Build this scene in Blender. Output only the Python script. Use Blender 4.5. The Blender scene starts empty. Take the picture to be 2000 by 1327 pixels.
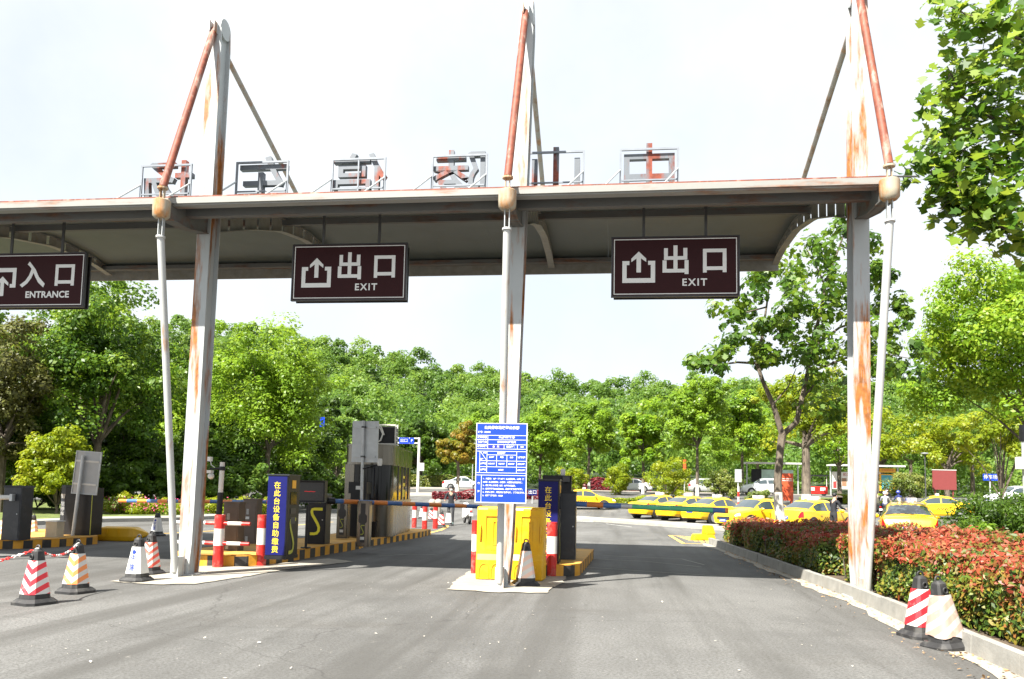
import bpy, bmesh, math, random
import numpy as np
from mathutils import Vector, Matrix
R = math.radians
SC = bpy.context.scene
COL = SC.collection
rnd = random.Random(7)
PI = math.pi

# ------------------------------------------------------------------ camera, sky, sun, exposure
F = 1570.0
CAMH = 1.55
PITCH, ROLL = R(5.0), R(1.12)
PY0 = 823.6                                   # principal point row in the 2000 x 1327 frame
CAMROT = Matrix.Rotation(R(90) + PITCH, 3, 'X') @ Matrix.Rotation(ROLL, 3, 'Z')
cam_d = bpy.data.cameras.new('camera')
cam = bpy.data.objects.new('camera', cam_d)
COL.objects.link(cam)
cam_d.sensor_width = 36.0
cam_d.lens = F / 2000.0 * 36.0
cam_d.shift_y = (PY0 - 663.5) / 2000.0
cam_d.clip_start = 0.1
cam_d.clip_end = 3000
cam.matrix_world = Matrix.Translation((0, 0, CAMH)) @ CAMROT.to_4x4()
SC.camera = cam

SUN_TO = Vector((0.50, 0.60, -1.0)).normalized()   # direction the light travels
W = bpy.data.worlds.new('World'); SC.world = W; W.use_nodes = True
wn = W.node_tree; wn.nodes.clear()
wo = wn.nodes.new('ShaderNodeOutputWorld'); wb = wn.nodes.new('ShaderNodeBackground')
sky = wn.nodes.new('ShaderNodeTexSky'); sky.sky_type = 'NISHITA'; sky.sun_disc = False
sky.sun_elevation = math.asin(-SUN_TO.z)
sky.sun_rotation = math.atan2(-SUN_TO.x, -SUN_TO.y)
sky.dust_density = 1.2; sky.air_density = 1.0; sky.ozone_density = 1.0
tc = wn.nodes.new('ShaderNodeTexCoord')
cn = wn.nodes.new('ShaderNodeTexNoise'); cn.inputs['Scale'].default_value = 2.2
cn.inputs['Detail'].default_value = 6; cn.inputs['Roughness'].default_value = .55
cr = wn.nodes.new('ShaderNodeMapRange')
cr.inputs[1].default_value = .38; cr.inputs[2].default_value = .62
cr.inputs[3].default_value = .70; cr.inputs[4].default_value = .95
cm = wn.nodes.new('ShaderNodeMix'); cm.data_type = 'RGBA'
cm.inputs[7].default_value = (5.6, 5.85, 6.05, 1)      # thin bright high cloud over the whole sky
wn.links.new(tc.outputs['Generated'], cn.inputs['Vector'])
wn.links.new(cn.outputs['Fac'], cr.inputs[0]); wn.links.new(cr.outputs[0], cm.inputs[0])
wn.links.new(sky.outputs[0], cm.inputs[6]); wn.links.new(cm.outputs[2], wb.inputs['Color'])
wb.inputs['Strength'].default_value = 0.06
wn.links.new(wb.outputs[0], wo.inputs['Surface'])

sun_d = bpy.data.lights.new('sun', 'SUN'); sun_d.energy = 5.0; sun_d.angle = R(.55); sun_d.color = (1, .95, .86)
sun = bpy.data.objects.new('sun', sun_d); COL.objects.link(sun)
sun.rotation_mode = 'QUATERNION'; sun.rotation_quaternion = SUN_TO.to_track_quat('-Z', 'Y')
sun.location = (-20, -20, 40)
vs = SC.view_settings
vs.view_transform = 'Standard'; vs.look = 'None'; vs.gamma = 1; vs.exposure = 1.72; vs.use_curve_mapping = False
SC.cycles.max_bounces = 6; SC.cycles.transparent_max_bounces = 8

# ------------------------------------------------------------------ the lie of the land, and photo rays
def sstep(t):
    t = np.clip(t, 0, 1); return t * t * (3 - 2 * t)
def tz(x, y):
    """height of the ground: flat at the gate, rising gently towards the road behind"""
    return float(1.8 * sstep((y + .35 * x - 48) / 47.0))
def ray(px, py):
    v = CAMROT @ Vector(((px - 1000) / F, -(py - PY0) / F, -1)); return v
def at(px, py, d):
    v = ray(px, py); t = d / v.y; return Vector((v.x * t, d, CAMH + v.z * t))
def g(px, py, z=0.0):
    v = ray(px, py); t = (z - CAMH) / v.z; return Vector((v.x * t, v.y * t, z))
def onland(px, d):
    """point of the ground at photo column px and distance d"""
    p = at(px, 960, d); return Vector((p.x, d, tz(p.x, d)))

A = R(7.3)                                    # the gate stands turned by this angle
EU = Vector((math.cos(A), -math.sin(A), 0)); EV = Vector((math.sin(A), math.cos(A), 0))
O = g(990, 1140) - EV * .35
def gp(u, v, z=0.0):
    return O + EU * u + EV * v + Vector((0, 0, z))
def tog(p):
    q = Vector((p.x, p.y, 0)) - Vector((O.x, O.y, 0)); return q.dot(EU), q.dot(EV)

# ------------------------------------------------------------------ materials
MATS = {}
def nodes(name):
    m = bpy.data.materials.new(name); m.use_nodes = True; MATS[name] = m
    nt = m.node_tree; nt.nodes.clear()
    out = nt.nodes.new('ShaderNodeOutputMaterial')
    return m, nt, out
def N(nt, kind, **kw):
    n = nt.nodes.new('ShaderNode' + kind)
    for k, v in kw.items():
        if k in n.inputs: n.inputs[k].default_value = v
        else: setattr(n, k, v)
    return n
def mixc(nt, fac, a, b):
    m = nt.nodes.new('ShaderNodeMix'); m.data_type = 'RGBA'
    for s, v in ((m.inputs[0], fac), (m.inputs[6], a), (m.inputs[7], b)):
        if isinstance(v, (int, float)): s.default_value = v
        elif isinstance(v, tuple): s.default_value = (*v[:3], 1)
        else: nt.links.new(v, s)
    return m.outputs[2]
def mrange(nt, src, a, b, c=0., d=1.):
    m = nt.nodes.new('ShaderNodeMapRange'); nt.links.new(src, m.inputs[0])
    for i, v in enumerate((a, b, c, d)): m.inputs[i + 1].default_value = v
    return m.outputs[0]
def noise(nt, scale, detail=4, rough=.55, vec=None, stretch=None, space='Object'):
    t = nt.nodes.new('ShaderNodeTexCoord')
    v = t.outputs[space]
    if space == 'World':
        pass
    if stretch:
        mp = nt.nodes.new('ShaderNodeMapping'); mp.inputs['Scale'].default_value = stretch
        nt.links.new(v, mp.inputs[0]); v = mp.outputs[0]
    n = nt.nodes.new('ShaderNodeTexNoise'); n.inputs['Scale'].default_value = scale
    n.inputs['Detail'].default_value = detail; n.inputs['Roughness'].default_value = rough
    nt.links.new(v, n.inputs['Vector'])
    return n.outputs['Fac']
def wpos(nt, stretch=None):
    ge = nt.nodes.new('ShaderNodeNewGeometry'); v = ge.outputs['Position']
    if stretch:
        mp = nt.nodes.new('ShaderNodeMapping'); mp.inputs['Scale'].default_value = stretch
        nt.links.new(v, mp.inputs[0]); v = mp.outputs[0]
    return v
def wnoise(nt, scale, detail=4, rough=.55, stretch=None):
    n = nt.nodes.new('ShaderNodeTexNoise'); n.inputs['Scale'].default_value = scale
    n.inputs['Detail'].default_value = detail; n.inputs['Roughness'].default_value = rough
    nt.links.new(wpos(nt, stretch), n.inputs['Vector']); return n.outputs['Fac']
def bump(nt, h, bsdf, strength=.3, dist=.01):
    b = nt.nodes.new('ShaderNodeBump'); b.inputs['Strength'].default_value = strength
    b.inputs['Distance'].default_value = dist
    nt.links.new(h, b.inputs['Height']); nt.links.new(b.outputs[0], bsdf.inputs['Normal'])
def mat(name, col, rough=.6, metal=0., var=.12, scale=6., dirt=None, dirt_amt=.45, spec=.5, bmp=0., coat=0.):
    """painted / plain surface: colour with slight variation, optional dirt of its own shape"""
    m, nt, out = nodes(name)
    b = N(nt, 'BsdfPrincipled', Roughness=rough, Metallic=metal)
    b.inputs['Specular IOR Level'].default_value = spec
    if coat: b.inputs['Coat Weight'].default_value = coat; b.inputs['Coat Roughness'].default_value = .05
    n1 = wnoise(nt, scale)
    lo = tuple(c * (1 - var) for c in col); hi = tuple(min(1, c * (1 + var)) for c in col)
    c = mixc(nt, mrange(nt, n1, .3, .7), lo, hi)
    if dirt:
        n2 = wnoise(nt, scale * .6, 6, .65)
        c = mixc(nt, mrange(nt, n2, .52, .72, 0, dirt_amt), c, dirt)
    nt.links.new(c, b.inputs['Base Color'])
    if bmp: bump(nt, wnoise(nt, scale * 6, 5), b, bmp, .01)
    nt.links.new(b.outputs[0], out.inputs[0]); return m
def rusty(name, paint, rust=(.36, .13, .035), lo=.5, hi=.62, stretch=(6, 6, .9), rough=.55, scale=1.0, metal=0.):
    m, nt, out = nodes(name)
    b = N(nt, 'BsdfPrincipled', Roughness=rough, Metallic=metal)
    n1 = wnoise(nt, scale, 7, .62, stretch); n2 = wnoise(nt, 9, 5, .6)
    rc = mixc(nt, mrange(nt, n2, .3, .7), tuple(c * .62 for c in rust), tuple(min(1, c * 1.45) for c in rust))
    pc = mixc(nt, mrange(nt, wnoise(nt, 2.2), .3, .7), tuple(c * .9 for c in paint), paint)
    nt.links.new(mixc(nt, mrange(nt, n1, lo, hi), pc, rc), b.inputs['Base Color'])
    bump(nt, n2, b, .25, .006)
    nt.links.new(b.outputs[0], out.inputs[0]); return m
def leafmat(name, cols, trans=.45, gloss=.12, rough=.42):
    m, nt, out = nodes(name)
    at_ = nt.nodes.new('ShaderNodeAttribute'); at_.attribute_name = 'rnd'
    ra = nt.nodes.new('ShaderNodeValToRGB'); e = ra.color_ramp.elements
    while len(e) < len(cols): e.new(.5)
    for i, c in enumerate(cols): e[i].position = i / (len(cols) - 1); e[i].color = (*c, 1)
    nt.links.new(at_.outputs['Fac'], ra.inputs[0])
    b = N(nt, 'BsdfPrincipled', Roughness=rough); b.inputs['Specular IOR Level'].default_value = gloss * 3
    nt.links.new(ra.outputs[0], b.inputs['Base Color'])
    t = nt.nodes.new('ShaderNodeBsdfTranslucent')
    hs = nt.nodes.new('ShaderNodeHueSaturation'); hs.inputs['Value'].default_value = 1.5; hs.inputs['Hue'].default_value = .482
    nt.links.new(ra.outputs[0], hs.inputs['Color']); nt.links.new(hs.outputs[0], t.inputs[0])
    ms = nt.nodes.new('ShaderNodeMixShader'); ms.inputs[0].default_value = trans
    nt.links.new(b.outputs[0], ms.inputs[1]); nt.links.new(t.outputs[0], ms.inputs[2])
    nt.links.new(ms.outputs[0], out.inputs[0]); return m
def stripes(name, c1, c2, period, kx, chevron=True, fade=None, duty=.5):
    """printed reflective sleeve: slanting or chevron stripes round an upright sleeve"""
    m, nt, out = nodes(name)
    b = N(nt, 'BsdfPrincipled', Roughness=.45)
    t = nt.nodes.new('ShaderNodeTexCoord'); s = nt.nodes.new('ShaderNodeSeparateXYZ')
    nt.links.new(t.outputs['Object'], s.inputs[0])
    def M(op, a, bb=None):
        q = nt.nodes.new('ShaderNodeMath'); q.operation = op
        for i, v in enumerate((a, bb)):
            if v is None: continue
            if isinstance(v, (int, float)): q.inputs[i].default_value = v
            else: nt.links.new(v, q.inputs[i])
        return q.outputs[0]
    x = M('ADD', s.outputs[0], M('MULTIPLY', s.outputs[1], .6 if chevron else -.8))
    if chevron: x = M('ABSOLUTE', M('SUBTRACT', x, .0))
    ph = M('FRACT', M('ADD', M('DIVIDE', M('ADD', s.outputs[2], M('MULTIPLY', x, kx)), period), 10.))
    fac = M('GREATER_THAN', ph, duty)
    c = mixc(nt, fac, c1, c2)
    n2 = noise(nt, 9, 6, .65)
    c = mixc(nt, mrange(nt, n2, .55, .8, 0, .5 if fade is None else fade), c, (.55, .5, .44))
    nt.links.new(c, b.inputs['Base Color']); nt.links.new(b.outputs[0], out.inputs[0]); return m

# ------------------------------------------------------------------ mesh helpers
class MB:
    def __init__(s): s.v = []; s.f = []; s.m = []
    def add(s, vs, fs, mi=0):
        o = len(s.v); s.v += [tuple(p) for p in vs]
        for f in fs: s.f.append(tuple(i + o for i in f)); s.m.append(mi)
        return s
    def box(s, c, size, rz=0, mi=0, bev=0, mat=None):
        x, y, z = size[0] / 2, size[1] / 2, size[2] / 2
        if bev:
            return s.prism([(-x + bev, -y), (x - bev, -y), (x, -y + bev), (x, y - bev), (x - bev, y), (-x + bev, y), (-x, y - bev), (-x, -y + bev)], c[2] - z, c[2] + z, mi, (c[0], c[1]), rz)
        P = [(-x, -y, -z), (x, -y, -z), (x, y, -z), (-x, y, -z), (-x, -y, z), (x, -y, z), (x, y, z), (-x, y, z)]
        Mx = mat if mat else Matrix.Rotation(rz, 3, 'Z')
        P = [Mx @ Vector(p) + Vector(c) for p in P]
        return s.add(P, [(0, 3, 2, 1), (4, 5, 6, 7), (0, 1, 5, 4), (1, 2, 6, 5), (2, 3, 7, 6), (3, 0, 4, 7)], mi)
    def prism(s, poly, z0, z1, mi=0, c=(0, 0), rz=0, top=1., mtop=None):
        n = len(poly); ca, sa = math.cos(rz), math.sin(rz)
        P = [(c[0] + x * ca - y * sa, c[1] + x * sa + y * ca, z0) for x, y in poly]
        P += [(c[0] + (x * ca - y * sa) * top, c[1] + (x * sa + y * ca) * top, z1) for x, y in poly]
        s.add(P, [(i, (i + 1) % n, n + (i + 1) % n, n + i) for i in range(n)] + [tuple(range(n - 1, -1, -1))], mi)
        o = len(s.v) - 2 * n
        s.f.append(tuple(o + n + i for i in range(n))); s.m.append(mi if mtop is None else mtop)
        return s
    def cyl(s, p0, p1, r0, r1=None, n=12, mi=0, cap=True):
        r1 = r0 if r1 is None else r1
        p0, p1 = Vector(p0), Vector(p1); d = (p1 - p0).normalized()
        a = d.orthogonal().normalized(); b = d.cross(a)
        P = []
        for p, r in ((p0, r0), (p1, r1)):
            for i in range(n):
                t = 2 * PI * i / n; P.append(p + (a * math.cos(t) + b * math.sin(t)) * r)
        fs = [(i, (i + 1) % n, n + (i + 1) % n, n + i) for i in range(n)]
        if cap: fs += [tuple(range(n - 1, -1, -1)), tuple(range(n, 2 * n))]
        return s.add(P, fs, mi)
    def tube(s, path, rad, n=8, mi=0, closed=False):
        path = [Vector(p) for p in path]; k = len(path)
        rr = rad if isinstance(rad, (list, tuple)) else [rad] * k
        up = None; P = []
        for i, p in enumerate(path):
            a_ = path[(i - 1) % k] if closed or i > 0 else p
            b_ = path[(i + 1) % k] if closed or i < k - 1 else p
            d = (b_ - a_).normalized()
            if up is None: up = d.orthogonal().normalized()
            up = (up - d * up.dot(d)); up = up.normalized() if up.length > 1e-6 else d.orthogonal().normalized()
            w = d.cross(up)
            for j in range(n):
                t = 2 * PI * j / n; P.append(p + (up * math.cos(t) + w * math.sin(t)) * rr[i])
        fs = []
        for i in range(k if closed else k - 1):
            q = (i + 1) % k
            for j in range(n): fs.append((i * n + j, i * n + (j + 1) % n, q * n + (j + 1) % n, q * n + j))
        if not closed: fs += [tuple(range(n - 1, -1, -1)), tuple((k - 1) * n + j for j in range(n))]
        return s.add(P, fs, mi)
    def lathe(s, prof, n=16, c=(0, 0, 0), mi=0, sq=1.0):
        P = []
        for r, z in prof:
            for j in range(n):
                t = 2 * PI * j / n; P.append((c[0] + r * math.cos(t), c[1] + r * math.sin(t) * sq, c[2] + z))
        fs = []
        for i in range(len(prof) - 1):
            for j in range(n): fs.append((i * n + j, i * n + (j + 1) % n, (i + 1) * n + (j + 1) % n, (i + 1) * n + j))
        fs += [tuple(range(n - 1, -1, -1)), tuple((len(prof) - 1) * n + j for j in range(n))]
        return s.add(P, fs, mi)
    def ball(s, c, r, n=12, m=8, mi=0):
        rx, ry, rz_ = r if isinstance(r, (tuple, list)) else (r, r, r)
        P = [(c[0], c[1], c[2] - rz_)]
        for i in range(1, m):
            t = -PI / 2 + PI * i / m
            for j in range(n):
                q = 2 * PI * j / n; P.append((c[0] + rx * math.cos(t) * math.cos(q), c[1] + ry * math.cos(t) * math.sin(q), c[2] + rz_ * math.sin(t)))
        P.append((c[0], c[1], c[2] + rz_)); L = len(P) - 1
        fs = [(0, 1 + (j + 1) % n, 1 + j) for j in range(n)]
        for i in range(m - 2):
            for j in range(n): fs.append((1 + i * n + j, 1 + i * n + (j + 1) % n, 1 + (i + 1) * n + (j + 1) % n, 1 + (i + 1) * n + j))
        fs += [(L, 1 + (m - 2) * n + j, 1 + (m - 2) * n + (j + 1) % n) for j in range(n)]
        return s.add(P, fs, mi)
    def ribbon(s, pts, w, y, th=.004, mi=0):
        """flat ribbon drawn in the x-z plane facing -y"""
        L, Rr = [], []
        k = len(pts)
        for i, p in enumerate(pts):
            a_ = Vector(pts[max(i - 1, 0)]); b_ = Vector(pts[min(i + 1, k - 1)])
            d = (b_ - a_).normalized(); nrm = Vector((-d.y, d.x)) * w / 2
            L.append((p[0] + nrm.x, y, p[1] + nrm.y)); Rr.append((p[0] - nrm.x, y, p[1] - nrm.y))
        return s.add(L + Rr, [(i, i + 1, k + i + 1, k + i) for i in range(k - 1)], mi)
    def build(s, name, mats, parent=None, smooth=False):
        me = bpy.data.meshes.new(name); me.from_pydata(s.v, [], s.f)
        if not isinstance(mats, (list, tuple)): mats = [mats]
        for m in mats: me.materials.append(MATS[m] if isinstance(m, str) else m)
        if len(mats) > 1: me.polygons.foreach_set('material_index', s.m)
        if smooth:
            me.polygons.foreach_set('use_smooth', [True] * len(me.polygons))
            me.set_sharp_from_angle(angle=R(38))
        me.update()
        o = bpy.data.objects.new(name, me); COL.objects.link(o)
        if parent: o.parent = parent
        return o
def tag(o, label=None, cat=None, group=None, kind=None):
    if label: o['label'] = label
    if cat: o['category'] = cat
    if group: o['group'] = group
    if kind: o['kind'] = kind
    return o
def thing(name, label, cat, loc=(0, 0, 0), rz=0, group=None):
    o = bpy.data.objects.new(name, None); COL.objects.link(o)
    o.empty_display_size = .2; o.location = loc; o.rotation_euler = (0, 0, rz)
    return tag(o, label, cat, group)
def struct(name, mb, m, smooth=False):
    o = mb.build(name, m, None, smooth); o['kind'] = 'structure'; return o
def inst(src, parent, name=None, loc=None, rot=None, scale=None):
    c = bpy.data.objects.new(name or src.name.split('.')[0], src.data); COL.objects.link(c)
    c.parent = parent
    if loc is not None: c.location = loc
    if rot is not None: c.rotation_euler = rot
    if scale is not None: c.scale = scale
    return c
TEXTS = {}
def textmesh(s, size=1., ext=0., bold=0., spacing=1., align='CENTER'):
    key = (s, round(size, 4), ext, bold, spacing, align)
    if key in TEXTS: return TEXTS[key]
    cu = bpy.data.curves.new('lettering', 'FONT'); cu.body = s; cu.size = size; cu.extrude = ext
    cu.offset = bold; cu.space_character = spacing; cu.align_x = align; cu.align_y = 'CENTER'; cu.resolution_u = 3
    ob = bpy.data.objects.new('lettering', cu); COL.objects.link(ob)
    dg = bpy.context.evaluated_depsgraph_get(); dg.update()
    me = bpy.data.meshes.new_from_object(ob.evaluated_get(dg)); me.name = 'lettering'
    bpy.data.objects.remove(ob); bpy.data.curves.remove(cu)
    TEXTS[key] = me; return me
def text(s, parent, loc, size, m, name='lettering', rz=0, ext=0., bold=0., spacing=1., align='CENTER', flip=False, rx=90):
    me = textmesh(s, size, ext, bold, spacing, align).copy()
    me.materials.clear(); me.materials.append(MATS[m])
    o = bpy.data.objects.new(name, me); COL.objects.link(o); o.parent = parent
    o.location = loc; o.rotation_euler = (R(rx), 0, rz)
    if flip: o.scale = (-1, 1, 1)
    return o

# leaves: one mesh of many small leaf faces ------------------------------------------------------
LOBE = np.array([(-.5, 0), (-.42, .16), (-.2, .42), (-.06, .24), (.12, .5), (.16, .2), (.5, 0), (.16, -.2), (.12, -.5), (-.06, -.24), (-.2, -.42), (-.42, -.16)])
RHOMB = np.array([(-.5, 0), (0, -.3), (.5, 0), (0, .3)])
FULL = np.array([(-.5, -.1), (0, -.42), (.5, .1), (0, .42)])
OVAL = np.array([(-.5, 0), (-.2, -.2), (.2, -.17), (.5, 0), (.2, .17), (-.2, .2)])
def leafgeo(pos, nrm, size, rng, shape=RHOMB, fold=.12):
    n = len(pos); k = len(shape)
    nrm = nrm / (np.linalg.norm(nrm, axis=1, keepdims=True) + 1e-9)
    t = rng.normal(size=(n, 3)); t -= nrm * (t * nrm).sum(1, keepdims=True)
    t /= np.linalg.norm(t, axis=1, keepdims=True) + 1e-9
    b = np.cross(nrm, t)
    V = pos[:, None, :] + size[:, None, None] * (shape[None, :, 0:1] * t[:, None, :] + shape[None, :, 1:2] * b[:, None, :]
        + fold * np.abs(shape[None, :, 1:2]) * 2 * nrm[:, None, :])
    return V.reshape(-1, 3), k
def leafobj(name, V, k, rv, m, parent=None, loc=(0, 0, 0), kind=None):
    nf = len(V) // k
    me = bpy.data.meshes.new(name)
    me.vertices.add(len(V)); me.vertices.foreach_set('co', V.astype(np.float32).ravel())
    me.loops.add(nf * k); me.loops.foreach_set('vertex_index', np.arange(nf * k, dtype=np.int32))
    me.polygons.add(nf); me.polygons.foreach_set('loop_start', np.arange(0, nf * k, k, dtype=np.int32))
    me.update(calc_edges=True)
    a = me.attributes.new('rnd', 'FLOAT', 'FACE'); a.data.foreach_set('value', rv.astype(np.float32))
    me.materials.append(MATS[m])
    o = bpy.data.objects.new(name, me); COL.objects.link(o)
    if parent: o.parent = parent
    o.location = loc
    if kind: o['kind'] = kind
    return o
def clumps_leaves(cl, per, size, rng, upbias=.5, shape=RHOMB, jit=.35, inner=.5):
    """cl: (n,4) clump centres and radii -> leaf geometry and per-leaf variation"""
    n = len(cl); N_ = n * per
    c = np.repeat(cl, per, axis=0)
    d = rng.normal(size=(N_, 3)); d /= np.linalg.norm(d, axis=1, keepdims=True)
    rr = inner + (1 - inner) * rng.random((N_, 1)) ** .6
    pos = c[:, :3] + d * rr * c[:, 3:4] * np.array([1, 1, .78])
    nrm = d * .9 + rng.normal(size=(N_, 3)) * .34 + np.array([-.16, -.22, upbias])
    sz = size * (1 + jit * (rng.random(N_) - .5) * 2)
    V, k = leafgeo(pos, nrm, sz, rng, shape)
    cv = rng.random(n)
    rv = np.clip(np.repeat(cv, per) * .55 + rng.random(N_) * .5, 0, 1)
    return V, k, rv
def ellipsoid_clumps(n, c, r, rng, cr=(.12, .22), bias=.45, low=-1.0):
    out = []
    r = np.array(r); c = np.array(c)
    while len(out) < n:
        d = rng.normal(size=3); d /= np.linalg.norm(d)
        if d[2] < low: continue
        q = rng.random() ** bias
        wob = 1 + .16 * math.sin(3 * d[0] * 2 + c[0]) + .12 * math.sin(5 * d[2] + d[1] * 4 + c[1])
        p = c + d * r * q * .94 * wob
        out.append((*p, (cr[0] + (cr[1] - cr[0]) * rng.random()) * r.mean()))
    return np.array(out)
def tree(name, label, base, h, crowns, trunk_r, m, seed, ncl=60, per=110, leaf=.3, fork=.35, bark='bark', white=0, cat='tree', group=None, low=-.75, limbs=9, cr=(.16, .27), bias=.42, lean=(0, 0), shape=RHOMB, upbias=.5):
    """crowns: list of (dx, dy, z, rx, ry, rz) ellipsoids relative to the base"""
    rng = np.random.default_rng(seed); rr = random.Random(seed)
    root = thing(name, label, cat, base, 0, group)
    CL = []
    for (dx, dy, z, rx, ry, rz_) in crowns:
        w = max(6, int(ncl * (rx * ry * rz_) / sum(c[3] * c[4] * c[5] for c in crowns)))
        CL.append(ellipsoid_clumps(w, (dx, dy, z), (rx, ry, rz_), rng, cr, bias, low))
    CL = np.concatenate(CL)
    V, k, rv = clumps_leaves(CL, per, leaf, rng, upbias, shape)
    leafobj('crown', V, k, rv, m, root)
    mb = MB()
    zf = h * fork
    pts = [Vector((0, 0, -.1)), Vector((0.0, 0, .08)), Vector((lean[0] * .4 + rr.uniform(-.06, .06), lean[1] * .4, zf * .55)), Vector((lean[0], lean[1], zf))]
    mb.tube(pts, [trunk_r * 1.35, trunk_r * 1.12, trunk_r * .92, trunk_r * .8], 9)
    top = pts[-1]
    idx = rr.sample(range(len(CL)), min(limbs, len(CL)))
    for i in idx:
        e = Vector(CL[i][:3]); st = top + Vector((0, 0, -zf * .15 * rr.random()))
        mid = st.lerp(e, .5) + Vector((rr.uniform(-.2, .2), rr.uniform(-.2, .2), (e - st).length * .08))
        r0 = trunk_r * rr.uniform(.35, .6)
        mb.tube([st, st.lerp(mid, .5), mid, e], [r0, r0 * .8, r0 * .55, r0 * .15], 6)
    mb.build('trunk', bark, root, True)
    if white:
        w = MB(); w.cyl((0, 0, .02), (0.0, 0, white), trunk_r * 1.22, trunk_r * 1.08, 10)
        w.build('limewash', 'limewash', root, True)
    return root

# ------------------------------------------------------------------ material list
WHITE = (.60, .59, .56)
rusty('mast_paint', (.42, .445, .45), (.28, .10, .020), .50, .61, (4.0, 4.0, .5), .5)
rusty('strut_paint', (.46, .47, .46), (.30, .13, .04), .56, .70, (4, 4, .7), .5)
rusty('rust_tube', (.42, .32, .26), (.17, .040, .018), .30, .46, (5, 5, .8), .65)
rusty('grey_tube', (.36, .33, .30), (.30, .17, .09), .48, .66, (5, 5, .8), .6)
rusty('fascia_paint', (.26, .26, .245), (.22, .09, .04), .55, .70, (.6, 3, 5), .5)
rusty('purlin_paint', (.12, .122, .118), (.12, .06, .035), .52, .66, (.8, 4, 4), .7)
rusty('socket_paint', (.36, .32, .24), (.38, .17, .05), .45, .62, (5, 5, 1.5), .55)
rusty('letter_metal', (.13, .145, .165), (.17, .035, .016), .50, .58, (2, 2, .8), .5, metal=.2)
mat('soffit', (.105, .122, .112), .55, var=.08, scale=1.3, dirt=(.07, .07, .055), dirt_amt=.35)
mat('rib_paint', (.24, .235, .21), .55, var=.15, dirt=(.2, .16, .1))
mat('galvanised', (.47, .49, .50), .42, .35, var=.12, scale=5, dirt=(.32, .33, .33))
mat('letter_frame', (.20, .22, .25), .5, .2, var=.15)
mat('steel_dark', (.055, .055, .055), .5, var=.2)
mat('sign_brown', (.030, .007, .008), .45, var=.06, spec=.12)
mat('sign_edge', (.018, .016, .016), .4)
mat('white_film', (.66, .66, .64), .4, var=.03)
mat('white_paint', (.60, .59, .56), .5, var=.06, scale=7, dirt=(.5, .46, .4), dirt_amt=.4)
mat('black_rubber', (.022, .022, .023), .6, var=.3, scale=9, dirt=(.11, .105, .095), dirt_amt=.6)
mat('black_plastic', (.02, .02, .021), .35, var=.2)
mat('black_metal', (.012, .0125, .015), .42, var=.2, spec=.3, dirt=(.03, .029, .027))
mat('charcoal_metal', (.022, .025, .031), .42, var=.15, dirt=(.09, .09, .09))
mat('blue_panel', (.007, .009, .095), .5, var=.1, spec=.2)
mat('blue_board', (.006, .045, .50), .35, var=.05)
mat('blue_dark', (.02, .03, .30), .4)
mat('text_blue', (.02, .05, .33), .5)
mat('text_yellow', (.82, .62, .02), .45, var=.05)
mat('logo_yellow', (.72, .66, .02), .4, var=.05)
mat('logo_olive', (.38, .40, .05), .4, var=.05)
mat('red_paint', (.48, .018, .014), .42, var=.15, scale=8, dirt=(.34, .24, .2), dirt_amt=.7)
mat('red_bright', (.70, .02, .015), .4, var=.08)
mat('orange_paint', (.66, .20, .03), .5, var=.12, dirt=(.3, .18, .1))
mat('arm_blue', (.05, .13, .34), .45, var=.15, dirt=(.2, .2, .22))
mat('arm_green', (.07, .42, .22), .45, var=.1)
mat('yellow_plastic', (.66, .37, .006), .38, var=.07, scale=4, dirt=(.62, .40, .06), dirt_amt=.4)
mat('kerb_yellow', (.62, .29, .018), .6, var=.12, scale=5, dirt=(.34, .22, .1), dirt_amt=.5)
mat('kerb_black', (.03, .028, .026), .6, var=.2, dirt=(.12, .1, .08))
mat('island_top', (.55, .30, .055), .75, var=.16, scale=3, dirt=(.32, .21, .1), dirt_amt=.6, bmp=.2)
mat('concrete', (.30, .29, .26), .85, var=.14, scale=2.2, dirt=(.27, .25, .21), dirt_amt=.5, bmp=.35)
mat('concrete_pale', (.30, .275, .23), .85, var=.12, scale=2.5, dirt=(.36, .33, .27), dirt_amt=.55, bmp=.35)
mat('kerb_stone', (.25, .245, .225), .8, var=.16, scale=4, dirt=(.24, .22, .19), dirt_amt=.5, bmp=.4)
mat('paving', (.34, .31, .28), .85, var=.1, scale=1.2, dirt=(.34, .3, .26))
mat('marking_white', (.72, .72, .69), .6, var=.12, scale=5, dirt=(.2, .2, .19), dirt_amt=.6)
mat('marking_yellow', (.72, .47, .10), .6, var=.12, scale=5, dirt=(.25, .2, .12), dirt_amt=.6)
mat('brown_cabinet', (.085, .062, .05), .45, var=.12, dirt=(.15, .11, .08))
mat('beige_box', (.48, .42, .31), .6, var=.12, dirt=(.2, .17, .13))
mat('orange_bag', (.80, .20, .02), .45, var=.1)
mat('taxi_yellow', (.84, .50, .010), .25, var=.03, scale=2, coat=.5)
mat('car_white', (.72, .73, .74), .25, var=.03, coat=.5)
mat('car_silver', (.50, .52, .52), .25, .4, var=.03, coat=.5)
mat('car_grille', (.03, .03, .03), .4)
mat('tyre', (.02, .02, .02), .8, var=.2)
mat('rim', (.50, .50, .50), .3, .7, var=.06)
mat('plate_blue', (.02, .08, .42), .4)
mat('taillight', (.55, .01, .015), .15, coat=.5)
mat('headlight', (.75, .78, .80), .08, var=.02, coat=1.)
mat('amber', (.8, .3, .02), .2)
mat('cloth_black', (.012, .013, .018), .85, var=.25, scale=14)
mat('cloth_dark', (.025, .026, .03), .9, var=.2, scale=14)
mat('cloth_grey', (.30, .31, .34), .9, var=.2, scale=14)
mat('cloth_white', (.62, .62, .63), .9, var=.1, scale=14)
mat('cloth_navy', (.018, .028, .13), .9, var=.2, scale=14)
mat('cloth_khaki', (.10, .10, .075), .9, var=.2, scale=14)
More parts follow.
